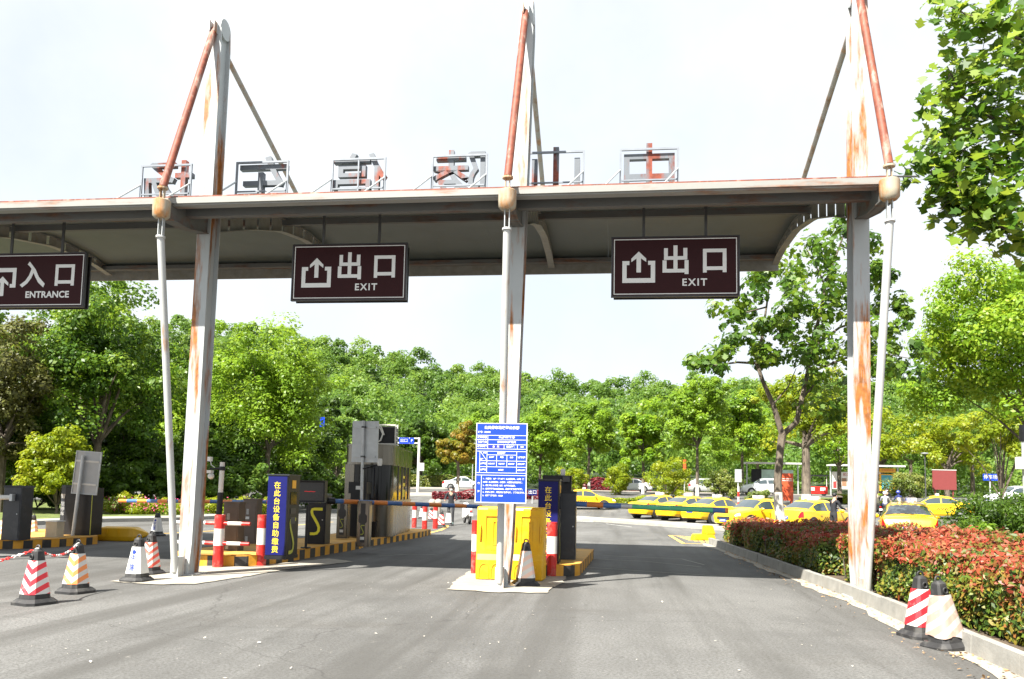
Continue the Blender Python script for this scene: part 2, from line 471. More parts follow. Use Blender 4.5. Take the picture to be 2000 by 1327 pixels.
mat('skin', (.50, .30, .21), .55, var=.05)
mat('hair', (.012, .011, .012), .55)
mat('mask_cloth', (.55, .68, .72), .85, var=.04)
mat('helmet_blue', (.03, .05, .30), .3, coat=.5)
mat('shoe', (.05, .09, .085), .6)
mat('limewash', (.62, .60, .55), .85, var=.14, scale=6, dirt=(.28, .25, .2), dirt_amt=.6)
mat('red_panel', (.55, .085, .03), .45, var=.08)
mat('maroon_panel', (.20, .038, .036), .6, var=.05)
mat('poster_white', (.72, .68, .62), .4, var=.06, scale=1.5)
mat('poster_teal', (.06, .32, .38), .4, var=.25, scale=1.5)
mat('poster_mint', (.50, .66, .58), .4, var=.2, scale=1.2)
mat('poster_red', (.5, .05, .05), .4)
mat('poster_brown', (.30, .17, .10), .5)
mat('orange_sign', (.85, .42, .02), .4, var=.05)
mat('rock', (.42, .34, .22), .85, var=.25, scale=3, bmp=.6)
mat('soil', (.085, .062, .04), .95, var=.3, scale=4, bmp=.5)
mat('dry_leaf', (.34, .2, .09), .8, var=.3, scale=20)
mat('paper_bit', (.62, .58, .5), .8, var=.2, scale=20)
mat('ac_white', (.70, .69, .63), .5, var=.06, dirt=(.45, .42, .34))
mat('checker', (.10, .05, .02), .4)
m_, nt_, out_ = nodes('bark')
b_ = N(nt_, 'BsdfPrincipled', Roughness=.9)
n_ = wnoise(nt_, 3, 6, .65, (1.6, 1.6, .5))
nt_.links.new(mixc(nt_, mrange(nt_, n_, .35, .65), (.05, .038, .028), (.17, .14, .105)), b_.inputs['Base Color'])
bump(nt_, wnoise(nt_, 12, 5, .6, (1.5, 1.5, .4)), b_, .6, .03); nt_.links.new(b_.outputs[0], out_.inputs[0])
m_, nt_, out_ = nodes('glass_dark')
b_ = N(nt_, 'BsdfPrincipled', Roughness=.08); b_.inputs['Base Color'].default_value = (.006, .007, .008, 1)
b_.inputs['Specular IOR Level'].default_value = .3; nt_.links.new(b_.outputs[0], out_.inputs[0])
m_, nt_, out_ = nodes('car_glass')
b_ = N(nt_, 'BsdfPrincipled', Roughness=.05); b_.inputs['Base Color'].default_value = (.035, .05, .058, 1)
b_.inputs['Coat Weight'].default_value = 1.; nt_.links.new(b_.outputs[0], out_.inputs[0])
m_, nt_, out_ = nodes('stainless')
b_ = N(nt_, 'BsdfPrincipled', Roughness=.22, Metallic=1.)
n_ = wnoise(nt_, .9, 3, .5, (3.5, 3.5, .2))
nt_.links.new(mixc(nt_, mrange(nt_, n_, .3, .7), (.10, .09, .072), (.25, .23, .20)), b_.inputs['Base Color'])
nt_.links.new(mrange(nt_, n_, .3, .7, .16, .34), b_.inputs['Roughness']); nt_.links.new(b_.outputs[0], out_.inputs[0])
m_, nt_, out_ = nodes('led_screen')
b_ = N(nt_, 'BsdfPrincipled', Roughness=.25); b_.inputs['Base Color'].default_value = (.008, .007, .008, 1)
nt_.links.new(b_.outputs[0], out_.inputs[0])
m_, nt_, out_ = nodes('led_red')
e_ = N(nt_, 'Emission', Strength=.5); e_.inputs[0].default_value = (.9, .02, .02, 1); nt_.links.new(e_.outputs[0], out_.inputs[0])
m_, nt_, out_ = nodes('asphalt')
b_ = N(nt_, 'BsdfPrincipled', Roughness=.82)
big = wnoise(nt_, .16, 5, .6, (1, .55, 1)); mid = wnoise(nt_, .9, 6, .65, (1.1, .7, 1)); fine = wnoise(nt_, 34, 4, .8); grit = wnoise(nt_, 130, 2, .6)
c_ = mixc(nt_, mrange(nt_, big, .36, .64), (.066, .066, .064), (.160, .160, .156))
c_ = mixc(nt_, mrange(nt_, mid, .44, .68, 0, .55), c_, (.180, .180, .175))
c_ = mixc(nt_, mrange(nt_, wnoise(nt_, .45, 6, .7, (.5, 1.6, 1)), .56, .74, 0, .5), c_, (.068, .061, .052))
c_ = mixc(nt_, mrange(nt_, fine, .44, .60, 0, .8), c_, (.050, .047, .042))
c_ = mixc(nt_, mrange(nt_, grit, .66, .74, 0, .5), c_, (.30, .29, .26))
rot_ = nt_.nodes.new('ShaderNodeVectorRotate'); rot_.rotation_type = 'Z_AXIS'; rot_.inputs['Angle'].default_value = A
nt_.links.new(wpos(nt_), rot_.inputs['Vector'])
mp_ = nt_.nodes.new('ShaderNodeMapping'); mp_.inputs['Scale'].default_value = (1.05, .045, 1); nt_.links.new(rot_.outputs[0], mp_.inputs[0])
ns_ = nt_.nodes.new('ShaderNodeTexNoise'); ns_.inputs['Scale'].default_value = 1.; ns_.inputs['Detail'].default_value = 5; ns_.inputs['Roughness'].default_value = .6; nt_.links.new(mp_.outputs[0], ns_.inputs['Vector'])
c_ = mixc(nt_, mrange(nt_, ns_.outputs['Fac'], .47, .62, 0, .7), c_, (.052, .050, .046))      # oil and rubber along the lanes
c_ = mixc(nt_, mrange(nt_, wnoise(nt_, 3.1, 5, .75), .61, .70, 0, .75), c_, (.042, .040, .037))   # drips and stains
c_ = mixc(nt_, mrange(nt_, wnoise(nt_, 2.3, 6, .8, (1.7, .8, 1)), .63, .72, 0, .45), c_, (.25, .24, .215))   # dusty scuffs
vo = nt_.nodes.new('ShaderNodeTexVoronoi'); vo.feature = 'DISTANCE_TO_EDGE'; vo.inputs['Scale'].default_value = .17
wv = nt_.nodes.new('ShaderNodeMixRGB'); wv.blend_type = 'ADD'; wv.inputs[0].default_value = .55
nn = nt_.nodes.new('ShaderNodeTexNoise'); nn.inputs['Scale'].default_value = 1.3; nn.inputs['Detail'].default_value = 5
nt_.links.new(wpos(nt_), nn.inputs['Vector']); nt_.links.new(wpos(nt_), wv.inputs[1]); nt_.links.new(nn.outputs['Color'], wv.inputs[2])
nt_.links.new(wv.outputs[0], vo.inputs['Vector'])
c_ = mixc(nt_, mrange(nt_, vo.outputs['Distance'], .0, .0022, .6, 0), c_, (.03, .028, .026))
nt_.links.new(c_, b_.inputs['Base Color']); bump(nt_, fine, b_, .5, .008); nt_.links.new(b_.outputs[0], out_.inputs[0])
m_, nt_, out_ = nodes('grass_ground')
b_ = N(nt_, 'BsdfPrincipled', Roughness=.95)
nt_.links.new(mixc(nt_, mrange(nt_, wnoise(nt_, 1.2, 6, .7), .35, .65), (.05, .08, .018), (.16, .19, .04)), b_.inputs['Base Color'])
bump(nt_, wnoise(nt_, 30, 4, .7), b_, .8, .05); nt_.links.new(b_.outputs[0], out_.inputs[0])
m_, nt_, out_ = nodes('forest_floor')
b_ = N(nt_, 'BsdfPrincipled', Roughness=1.)
nt_.links.new(mixc(nt_, mrange(nt_, wnoise(nt_, .3, 6, .7), .35, .65), (.012, .022, .007), (.03, .05, .014)), b_.inputs['Base Color'])
nt_.links.new(b_.outputs[0], out_.inputs[0])
leafmat('leaf_plane', [(0.059, 0.1357, 0.0071), (0.1239, 0.2419, 0.0106), (0.2124, 0.3363, 0.0195), (0.3422, 0.4366, 0.0398)], .5)
leafmat('leaf_bright', [(0.09, 0.174, 0.0108), (0.162, 0.282, 0.0162), (0.264, 0.384, 0.036)], .5)
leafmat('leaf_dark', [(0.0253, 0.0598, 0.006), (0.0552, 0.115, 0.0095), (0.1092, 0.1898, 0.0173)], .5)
leafmat('leaf_yellow', [(0.09, 0.15, 0.0045), (0.2, 0.27, 0.009), (0.34, 0.36, 0.0225)], .5)
leafmat('leaf_orange', [(.12, .15, .012), (.22, .20, .016), (.32, .20, .03)], .5)
leafmat('leaf_brown', [(.045, .055, .012), (.085, .085, .018), (.12, .14, .02)], .3)
leafmat('leaf_hill', [(0.0405, 0.0945, 0.0142), (0.0783, 0.1593, 0.0203), (0.135, 0.2362, 0.0324), (0.2228, 0.3172, 0.0557)], .5)
leafmat('leaf_plane_near', [(.03, .085, .008), (.07, .155, .011), (.125, .215, .016), (.24, .32, .035)], .45)
leafmat('leaf_plane_deep', [(.022, .062, .006), (.048, .115, .009), (.095, .18, .014), (.20, .29, .03)], .45)
leafmat('leaf_maroon', [(.07, .006, .012), (.15, .012, .02), (.22, .03, .03)], .25)
leafmat('leaf_photinia_low', [(.018, .04, .006), (.045, .09, .010), (.12, .17, .018), (.22, .17, .025), (.24, .06, .022)], .25, .12, .45)
leafmat('leaf_photinia_top', [(.06, .10, .014), (.13, .13, .018), (.17, .05, .018), (.26, .042, .020), (.35, .065, .036), (.33, .14, .06)], .25, .12, .45)
leafmat('leaf_hedge', [(.05, .085, .01), (.11, .15, .018), (.22, .22, .05)], .25)
leafmat('flower_pink', [(.5, .03, .12), (.65, .06, .2), (.6, .15, .25)], .3)
leafmat('flower_yellow', [(.6, .35, .01), (.75, .5, .02)], .3)
leafmat('grass_blade', [(.05, .10, .012), (.14, .20, .02), (.26, .28, .04)], .3)
stripes('sleeve_red', WHITE, (.72, .03, .045), .15, -.75)
stripes('sleeve_orange', WHITE, (.80, .26, .08), .15, -.75)
stripes('sleeve_redworn', WHITE, (.74, .10, .07), .13, -.8, fade=.7)
stripes('sleeve_slant', WHITE, (.70, .02, .03), .16, -.55, chevron=False)
stripes('sleeve_faded', WHITE, (.74, .50, .40), .15, -.6, chevron=False, fade=.3)
stripes('sleeve_torn', (.40, .385, .36), (.40, .27, .22), .15, -.6, chevron=False, fade=.6)
stripes('sleeve_dull', (.55, .53, .5), (.62, .30, .18), .14, -.5, chevron=False, fade=.8)
stripes('sleeve_slant_far', WHITE, (.72, .06, .06), .16, .7, chevron=False)

# ------------------------------------------------------------------ ground, hill, kerbs, markings
def sheet(name, xs, ys, zf, m):
    mb = MB(); nx, ny = len(xs), len(ys)
    V = [(x, y, zf(x, y)) for y in ys for x in xs]
    Fs = [(j * nx + i, j * nx + i + 1, (j + 1) * nx + i + 1, (j + 1) * nx + i) for j in range(ny - 1) for i in range(nx - 1)]
    mb.add(V, Fs); return struct(name, mb, m, True)
xs = [-1500, -600, -250, -150] + list(range(-110, 111, 4)) + [150, 250, 600, 1500]
ys = [-60, -10, 0, 10, 20, 30, 38] + list(range(42, 131, 4)) + [180, 300, 600, 2000]
sheet('ground', xs, ys, lambda x, y: tz(x, y), 'asphalt')

HX = [-260, -190, -150, -107, -60, -30, 0, 30, 60, 95, 140, 260]
HZ = [44, 50, 54, 53, 46.5, 40.5, 37, 33.5, 34, 36, 38, 34]
def hz(x, y):
    ridge = np.interp(x * 300.0 / max(y, 60), HX, HZ)
    t = (y - 112) / 190.0
    return 1.3 + (ridge - 2) * float(sstep(t * .5 + .02)) * 2.0 if t < 1 else 1.3 + (ridge - 2) * (1 + .0 * t)
hx = list(np.linspace(-330, 330, 45)); hy = list(np.linspace(104, 360, 34))
sheet('hill', hx, hy, lambda x, y: hz(x, y) - (1.6 if y < 112 else 0), 'forest_floor')

def strip(name, Apts, Bpts, m, dz=.006, n=None, kind='structure', thick=0, parent=None):
    """a sheet between two polylines laid on the land; thick gives it a raised edge"""
    mb = MB(); V = []; k = len(Apts)
    for a_, b_ in zip(Apts, Bpts):
        for t in (0, .34, .67, 1):
            x = a_[0] + (b_[0] - a_[0]) * t; y = a_[1] + (b_[1] - a_[1]) * t
            V.append((x, y, tz(x, y) + dz + thick))
    Fs = [(i * 4 + j, i * 4 + j + 1, (i + 1) * 4 + j + 1, (i + 1) * 4 + j) for i in range(k - 1) for j in range(3)]
    mb.add(V, Fs)
    if thick:
        for side in (0, 3):
            U = []
            for i in range(k): p = V[i * 4 + side]; U += [p, (p[0], p[1], p[2] - thick - .05)]
            mb.add(U, [(2 * i, 2 * i + 1, 2 * i + 3, 2 * i + 2) for i in range(k - 1)])
        for i in (0, k - 1):
            U = []
            for j in range(4): p = V[i * 4 + j]; U += [p, (p[0], p[1], p[2] - thick - .05)]
            mb.add(U, [(2 * j, 2 * j + 1, 2 * j + 3, 2 * j + 2) for j in range(3)])
    o = mb.build(name, m, parent)
    if kind and not parent: o['kind'] = kind
    return o
def seg(a_, b_, n):
    return [(a_[0] + (b_[0] - a_[0]) * i / n, a_[1] + (b_[1] - a_[1]) * i / n) for i in range(n + 1)]
def gg(px, py):
    p = g(px, py); return (p.x, p.y)
def ol(px, d):
    p = onland(px, d); return (p.x, p.y)

# pale concrete pads round the column feet, with ragged outlines
def pad(pxs, seed, m='concrete_pale', z=.012, name='concrete_pad'):
    rr = random.Random(seed); P = []
    pts = [g(*p) for p in pxs]
    for i, p in enumerate(pts):
        q = pts[(i + 1) % len(pts)]; nseg = max(2, int((q - p).length / .13))
        for k in range(nseg):
            w = p.lerp(q, k / nseg); P.append((w.x + rr.uniform(-.03, .03), w.y + rr.uniform(-.05, .05), z))
    mb = MB(); mb.add(P, [tuple(range(len(P)))]); return struct(name, mb, m)
pad([(216, 1137), (300, 1143), (380, 1142), (470, 1129), (560, 1113), (690, 1098), (640, 1092), (520, 1104), (390, 1107), (385, 1112), (330, 1118), (300, 1124)], 3)
pad([(874, 1152), (960, 1158), (1066, 1160), (1078, 1148), (1100, 1140), (1110, 1118), (1085, 1108), (930, 1110), (905, 1124), (885, 1138)], 4)

# right planter: kerb stones one by one, a pale gutter strip before them, soil inside
KU = 5.62
def kerb_u(v): return KU - .18 - (.048 * max(v, 0)) + (.012 * min(v, 0))
vsk = [-7.5 + i * .99 for i in range(22)]
kerb_root = thing('planter_kerb', 'long grey stone kerb edging the red hedge bed', 'kerb', gp(KU, 0, 0), -A)
stone = MB(); stone.prism([(-.06, -.49), (.06, -.49), (.06, .49), (-.06, .49)], -.05, .2); stone.v = [(x + (.02 if z > .1 and x < 0 else 0), y, z) for x, y, z in stone.v]
s0 = None
for i, v in enumerate(vsk[:-1]):
    u = kerb_u(v + .5) - KU + .06; ang = math.atan2(kerb_u(v + .99) - kerb_u(v), .99)
    if s0 is None: s0 = stone.build('kerb_stone', 'kerb_stone', kerb_root); s0.location = (u, v + .5, 0); s0.rotation_euler = (0, 0, -ang); 
    else: inst(s0, kerb_root, 'kerb_stone', (u + rnd.uniform(-.008, .008), v + .5, rnd.uniform(-.01, .008)), (0, rnd.uniform(-.02, .02), -ang + rnd.uniform(-.006, .006)))
vg = [-7.5 + i * .5 for i in range(43)]
strip('gutter', [tuple(gp(kerb_u(v) - .22 - .06 * math.sin(v * 1.7) - .04 * math.sin(v * 5.1), v)[:2]) for v in vg], [tuple(gp(kerb_u(v) + .01, v)[:2]) for v in vg], 'concrete_pale', .007)
strip('planter_soil', [tuple(gp(kerb_u(v) + .11, v)[:2]) for v in vg], [tuple(gp(kerb_u(v) + 5.5, v)[:2]) for v in vg], 'soil', .12)

# far side: traffic island, pavement, lawns, road markings
strip('traffic_island', seg(ol(1106, 47), ol(1420, 36), 8), seg(ol(1106, 50.5), ol(1420, 39.5), 8), 'concrete', .0, thick=.14)
strip('pavement', [ol(p, 92) for p in range(560, 2000, 60)], [ol(p, 97) for p in range(560, 2000, 60)], 'paving', .0, thick=.12)
strip('pavement', [ol(p, 76) for p in range(800, 1120, 40)], [ol(p, 80) for p in range(800, 1120, 40)], 'paving', .0, thick=.1)
strip('lawn', [gg(px, py) for px, py in ((-340, 1040), (-120, 1031), (60, 1022), (200, 1016), (330, 1014), (450, 1008))], [ol(p, 66) for p in (-900, -500, -150, 120, 380, 470)], 'grass_ground', .0, thick=.13)
strip('lawn_kerb', [gg(px, py + 4.5) for px, py in ((-340, 1040), (-120, 1031), (60, 1022), (200, 1016), (330, 1014), (450, 1008))], [gg(px, py) for px, py in ((-340, 1040), (-120, 1031), (60, 1022), (200, 1016), (330, 1014), (450, 1008))], 'kerb_stone', .002, thick=.15)
strip('lawn', [ol(p, 97.2) for p in range(400, 2200, 90)], [ol(p, 118) for p in range(400, 2200, 90)], 'grass_ground', .05, thick=.1)
strip('planting_bed', seg(ol(1185, 62), ol(1440, 58), 6), seg(ol(1190, 66), ol(1440, 62), 6), 'grass_ground', .0, thick=.14)
strip('planting_bed', seg(ol(1560, 70), ol(1760, 66), 6), seg(ol(1560, 73), ol(1760, 69), 6), 'grass_ground', .0, thick=.14)
def mark(pts_a, pts_b, m='marking_white', name='road_marking'):
    return strip(name, pts_a, pts_b, m, .005)
for a_, b_ in (((1110, 1018), (1160, 1020)), ((1185, 1024), (1235, 1030)), ((1040, 1008), (1090, 1012)), ((1105, 1012), (1200, 1021))):
    p, q = g(*a_), g(*b_); off = Vector((0.0, .28, 0)) if a_ != (1105, 1012) else Vector((0, .15, 0))
    mark(seg(p[:2], q[:2], 2), seg((p + off)[:2], (q + off)[:2], 2))
# yellow edge lines: curve by the booth, line on the left lane, hatched nose by the planter
def curve_line(pts, w, m, n=10):
    P = [g(*p) for p in pts]; L, Rr = [], []
    for i, p in enumerate(P):
        d = (P[min(i + 1, len(P) - 1)] - P[max(i - 1, 0)]).normalized(); nn_ = Vector((-d.y, d.x, 0)) * w / 2
        L.append((p + nn_)[:2]); Rr.append((p - nn_)[:2])
    return mark(L, Rr, m)
curve_line([(815, 1047), (840, 1041), (860, 1036), (872, 1030), (874, 1026), (868, 1022)], .16, 'marking_yellow')
curve_line([(200, 1047), (330, 1042), (480, 1034), (560, 1028), (650, 1020)], .14, 'marking_yellow')
curve_line([(640, 1000), (700, 1003), (735, 1010), (728, 1018), (690, 1026)], .16, 'marking_yellow')
curve_line([(560, 1010), (640, 1012), (690, 1014)], .14, 'marking_white')
hn = [(1308, 1046), (1388, 1052), (1390, 1063), (1335, 1062)]
for i in range(4): curve_line([hn[i], hn[(i + 1) % 4]], .13, 'marking_yellow')
for t in (.2, .42, .64, .86):
    a_ = (1308 + 80 * t, 1046 + 6 * t); b_ = (1320 + 55 * t + 18, 1054 + 9 * t)
    curve_line([a_, (min(b_[0], 1388), min(b_[1], 1062))], .13, 'marking_yellow')
# worn pale tyre scuffs under the canopy
for pts in (((1150, 1092), (1260, 1097), (1370, 1108)), ((1120, 1107), (1270, 1117), (1400, 1126)), ((1180, 1086), (1330, 1092), (1376, 1104)), ((740, 1087), (800, 1083), (850, 1084))):
    curve_line(pts, .05, 'concrete', 3).name = 'tyre_scuff'
# litter of leaf bits on the near road: nobody could count it
rng = np.random.default_rng(5)
n_ = 230
lx = rng.uniform(-4.5, 5, n_); ly = rng.uniform(5.5, 14, n_)
V, k = leafgeo(np.stack([lx, ly, np.full(n_, .012)], 1), rng.normal(size=(n_, 3)) * .15 + np.array([0, 0, 1]), .012 + .035 * rng.random(n_) ** 3, rng, RHOMB, .1)
tag(leafobj('leaf_litter', V, k, rng.random(n_), 'paper_bit'), 'small pale leaf bits and chips scattered on the near asphalt', 'litter', kind='stuff')
n_ = 500
lv = rng.uniform(-6.5, 10, n_); lu = np.array([kerb_u(v) for v in lv]) - .02 - rng.random(n_) ** 2 * .5
P = np.array([gp(u, v, .016)[:] for u, v in zip(lu, lv)])
V, k = leafgeo(P, rng.normal(size=(n_, 3)) * .25 + np.array([0, 0, 1]), .03 + .05 * rng.random(n_) ** 2, rng, OVAL, .15)
tag(leafobj('fallen_leaves', V, k, rng.random(n_), 'dry_leaf'), 'dry brown fallen leaves along the hedge kerb', 'leaves', kind='stuff')

# ------------------------------------------------------------------ the canopy over the lanes
def vault(s):
    return float(np.interp(s, [-1.3, -.6, 0, 1.5, 3, 4.5, 6, 6.9], [6.15, 6.37, 6.57, 7.05, 7.44, 7.64, 7.60, 7.44]))
can = thing('toll_canopy', 'rusty white steel canopy with masts and tie rods over the toll lanes', 'canopy', O, -A)
US = [-12.2, -5.54, 0.0, 5.62]
U0, U1 = -15.2, 5.80
# roof panels, seam by seam
up = []; u = U0
while u < U1 - .2: up.append((u, min(u + 1.40, U1))); u += 1.40
ss = np.linspace(-1.3, 6.9, 15)
for (a_, b_) in up:
    mb = MB(); V = []
    for s in ss:
        z = vault(s); V += [(a_ + .0008, s, z), (b_ - .0008, s, z), (b_ - .0008, s, z + .05), (a_ + .0008, s, z + .05)]
    n = len(ss); Fs = []
    for i in range(n - 1):
        for j in range(4): Fs.append((i * 4 + j, (i + 1) * 4 + j, (i + 1) * 4 + (j + 1) % 4, i * 4 + (j + 1) % 4))
    Fs += [(0, 1, 2, 3), ((n - 1) * 4 + 3, (n - 1) * 4 + 2, (n - 1) * 4 + 1, (n - 1) * 4)]
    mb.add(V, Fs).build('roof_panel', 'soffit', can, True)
fa = MB(); fa.box(((U0 + U1) / 2, -1.34, 6.195), (U1 - U0, .05, .10)); fa.box(((U0 + U1) / 2, -1.25, 6.135), (U1 - U0, .16, .03)); fa.build('front_fascia', 'fascia_paint', can)
tr = MB(); tr.box(((U0 + U1) / 2, -1.27, 6.265), (U1 - U0, .12, .03)); tr.build('red_roof_edge', 'rust_tube', can)
fb = MB(); fb.box(((U0 + U1) / 2, 6.92, 7.33), (U1 - U0, .05, .34)); fb.build('rear_fascia', 'rib_paint', can)
gt = MB(); gt.box(((U0 + U1) / 2, 6.55, 7.39), (U1 - U0 - .1, .2, .10)); gt.build('rear_gutter', 'purlin_paint', can)
for s, hgt, wd in ((-.85, .20, .12), (.75, .16, .10), (-.1, .1, .08), (3.2, .14, .1)):
    pb = MB(); pb.box(((U0 + U1) / 2, s, vault(s) - hgt / 2 - .012), (U1 - U0 - .04, wd, hgt)); pb.build('purlin', 'purlin_paint', can)
    # flange lip
# column, mast, bracket, rib, struts at each support
LEAN = {-12.2: .2, -5.54: .05, 0.0: .22, 5.62: .12}
MT = 9.95
for u in US:
    ln = LEAN[u]
    def at_z(z, u=u, ln=ln): return u + ln * z / MT
    mb = MB()      # H section: two flanges and a web, running from foot to mast head
    for (y0, y1, w) in ((-.18, -.16, .25), (.16, .18, .25)):
        V = []
        for z, k in ((0, .62), (.55, .95), (1.2, 1.), (9.6, 1.), (MT, .86)):
            c = at_z(z); V += [(c - w / 2 * k, y0, z), (c + w / 2 * k, y0, z), (c + w / 2 * k, y1, z), (c - w / 2 * k, y1, z)]
        n = 5; Fs = []
        for i in range(n - 1):
            for j in range(4): Fs.append((i * 4 + j, i * 4 + (j + 1) % 4, (i + 1) * 4 + (j + 1) % 4, (i + 1) * 4 + j))
        Fs += [(3, 2, 1, 0), (16, 17, 18, 19)]
        mb.add(V, Fs)
    V = []
    for z in (0, MT - .12):
        c = at_z(z); V += [(c - .05, -.16, z), (c + .05, -.16, z), (c + .05, .16, z), (c - .05, .16, z)]
    mb.add(V, [(0, 1, 5, 4), (1, 2, 6, 5), (2, 3, 7, 6), (3, 0, 4, 7)])
    mb.build('column', 'mast_paint', can)
    hd = MB(); c = at_z(MT)          # rounded mast head
    hd.cyl((c - .105, 0, MT - .02), (c + .105, 0, MT - .02), .19, n=18); hd.build('mast_head', 'mast_paint', can, True)
    bp = MB(); bp.box((u, 0, .02), (.42, .5, .03)); bp.build('base_plate', 'galvanised', can)
    # bracket arm forward to the tip, with open slots in its web
    br = MB(); cu_ = at_z(6.1)
    top = [(-.17, 6.48), (-.8, 6.28), (-1.5, 6.10)]; bot = [(-.17, 6.02), (-.8, 5.90), (-1.5, 5.86)]
    for dx in (-.06, .06):
        V = [(cu_ + dx - .01, y, z) for y, z in top] + [(cu_ + dx - .01, y, z) for y, z in bot] + [(cu_ + dx + .01, y, z) for y, z in top] + [(cu_ + dx + .01, y, z) for y, z in bot]
        br.add(V, [(0, 1, 4, 3), (1, 2, 5, 4), (6, 9, 10, 7), (7, 10, 11, 8), (0, 6, 7, 1), (1, 7, 8, 2), (3, 4, 10, 9), (4, 5, 11, 10), (2, 8, 11, 5)])
    for L in (top, bot):
        for (a_, b_) in zip(L[:-1], L[1:]):
            zo = .0 if L is top else -.0
            br.add([(cu_ - .1, a_[0], a_[1] + zo), (cu_ + .1, a_[0], a_[1] + zo), (cu_ + .1, b_[0], b_[1] + zo), (cu_ - .1, b_[0], b_[1] + zo),
                    (cu_ - .1, a_[0], a_[1] + zo + .02), (cu_ + .1, a_[0], a_[1] + zo + .02), (cu_ + .1, b_[0], b_[1] + zo + .02), (cu_ - .1, b_[0], b_[1] + zo + .02)],
                   [(0, 3, 2, 1), (4, 5, 6, 7), (0, 1, 5, 4), (1, 2, 6, 5), (2, 3, 7, 6), (3, 0, 4, 7)])
    br.build('bracket', 'purlin_paint', can)
    so = MB(); so.lathe([(.10, 5.84), (.135, 5.88), (.14, 5.98), (.14, 6.13), (.12, 6.145)], 18, (cu_, -1.52, 0)); so.build('bracket_socket', 'socket_paint', can, True)
    # rear rib under the vault: flanges and web with openings
    rb = MB(); sr = np.linspace(.18, 6.8, 23); cu2 = at_z(6.8)
    def zt(s): return vault(s) - .013
    def zb(s): return vault(s) - np.interp(s, [0, 3, 6.8], [.46, .30, .16])
    for zf_, w in ((zt, .12), (zb, .16)):
        V = []
        for s in sr: V += [(cu2 - w / 2, s, zf_(s) - .02), (cu2 + w / 2, s, zf_(s) - .02), (cu2 + w / 2, s, zf_(s)), (cu2 - w / 2, s, zf_(s))]
        Fs = []
        for i in range(len(sr) - 1):
            for j in range(4): Fs.append((i * 4 + j, (i + 1) * 4 + j, (i + 1) * 4 + (j + 1) % 4, i * 4 + (j + 1) % 4))
        rb.add(V, Fs + [(0, 1, 2, 3), tuple(len(V) - 1 - i for i in range(4))])
    for i in range(len(sr) - 1):
        s_a = sr[i]; s_b = sr[i + 1] - (.11 if i % 2 else 0)
        V = [(cu2 + dx, s, z(s)) for dx in (-.006, .006) for s, z in ((s_a, zb), (s_b, zb), (s_b, zt), (s_a, zt))]
        rb.add(V, [(0, 1, 2, 3), (7, 6, 5, 4), (1, 5, 6, 2), (0, 3, 7, 4)])
    rb.build('roof_rib', 'rib_paint', can)
    # tie tubes above: forward to the tip, back to the rear of the roof
    th = at_z(MT)
    t1 = MB(); t1.cyl((th - .02, -.2, MT - .12), (cu_, -1.52, 6.36), .062, n=12); t1.build('front_tie_tube', 'rust_tube', can, True)
    t1 = MB(); t1.cyl((cu_, -1.52, 6.36), (cu_, -1.52, 6.33), .085, n=12); t1.box((cu_ - .03, -1.52, 6.24), (.012, .06, .22)); t1.box((cu_ + .03, -1.52, 6.24), (.012, .06, .22)); t1.build('tie_fork', 'socket_paint', can)
    t1 = MB(); t1.box((th - .045, -.24, MT - .1), (.012, .16, .2)); t1.box((th + .045, -.24, MT - .1), (.012, .16, .2)); t1.build('head_lug', 'mast_paint', can)
    if u > -12: t2 = MB(); t2.cyl((th, .2, MT - .35), (at_z(7), 5.4, vault(5.4) + .06), .05, n=10); t2.build('rear_tie_tube', 'grey_tube', can, True)
    # slim strut from the tip down to the column foot
    t3 = MB(); t3.cyl((cu_, -1.5, 5.55), (u - .02, -.42, .1), .058, n=14); t3.cyl((cu_, -1.5, 5.55), (cu_, -1.503, 5.52), .075, n=14); t3.build('front_strut', 'strut_paint', can, True)
    t3 = MB(); t3.box((cu_ - .035, -1.5, 5.72), (.012, .07, .36)); t3.box((cu_ + .035, -1.5, 5.72), (.012, .07, .36)); t3.build('strut_fork', 'galvanised', can)
    t3 = MB(); t3.prism([(-.07, -.12), (.07, -.12), (.05, .12), (-.05, .12)], .0, .34, 0, (u - .02, -.33), 0, 1); t3.build('strut_shoe', 'strut_paint', can)
rod = MB(); rod.cyl((5.62, -1.3, 6.28), (6.15, -1.3, 6.265), .014, n=6); rod.build('edge_rod', 'steel_dark', can)

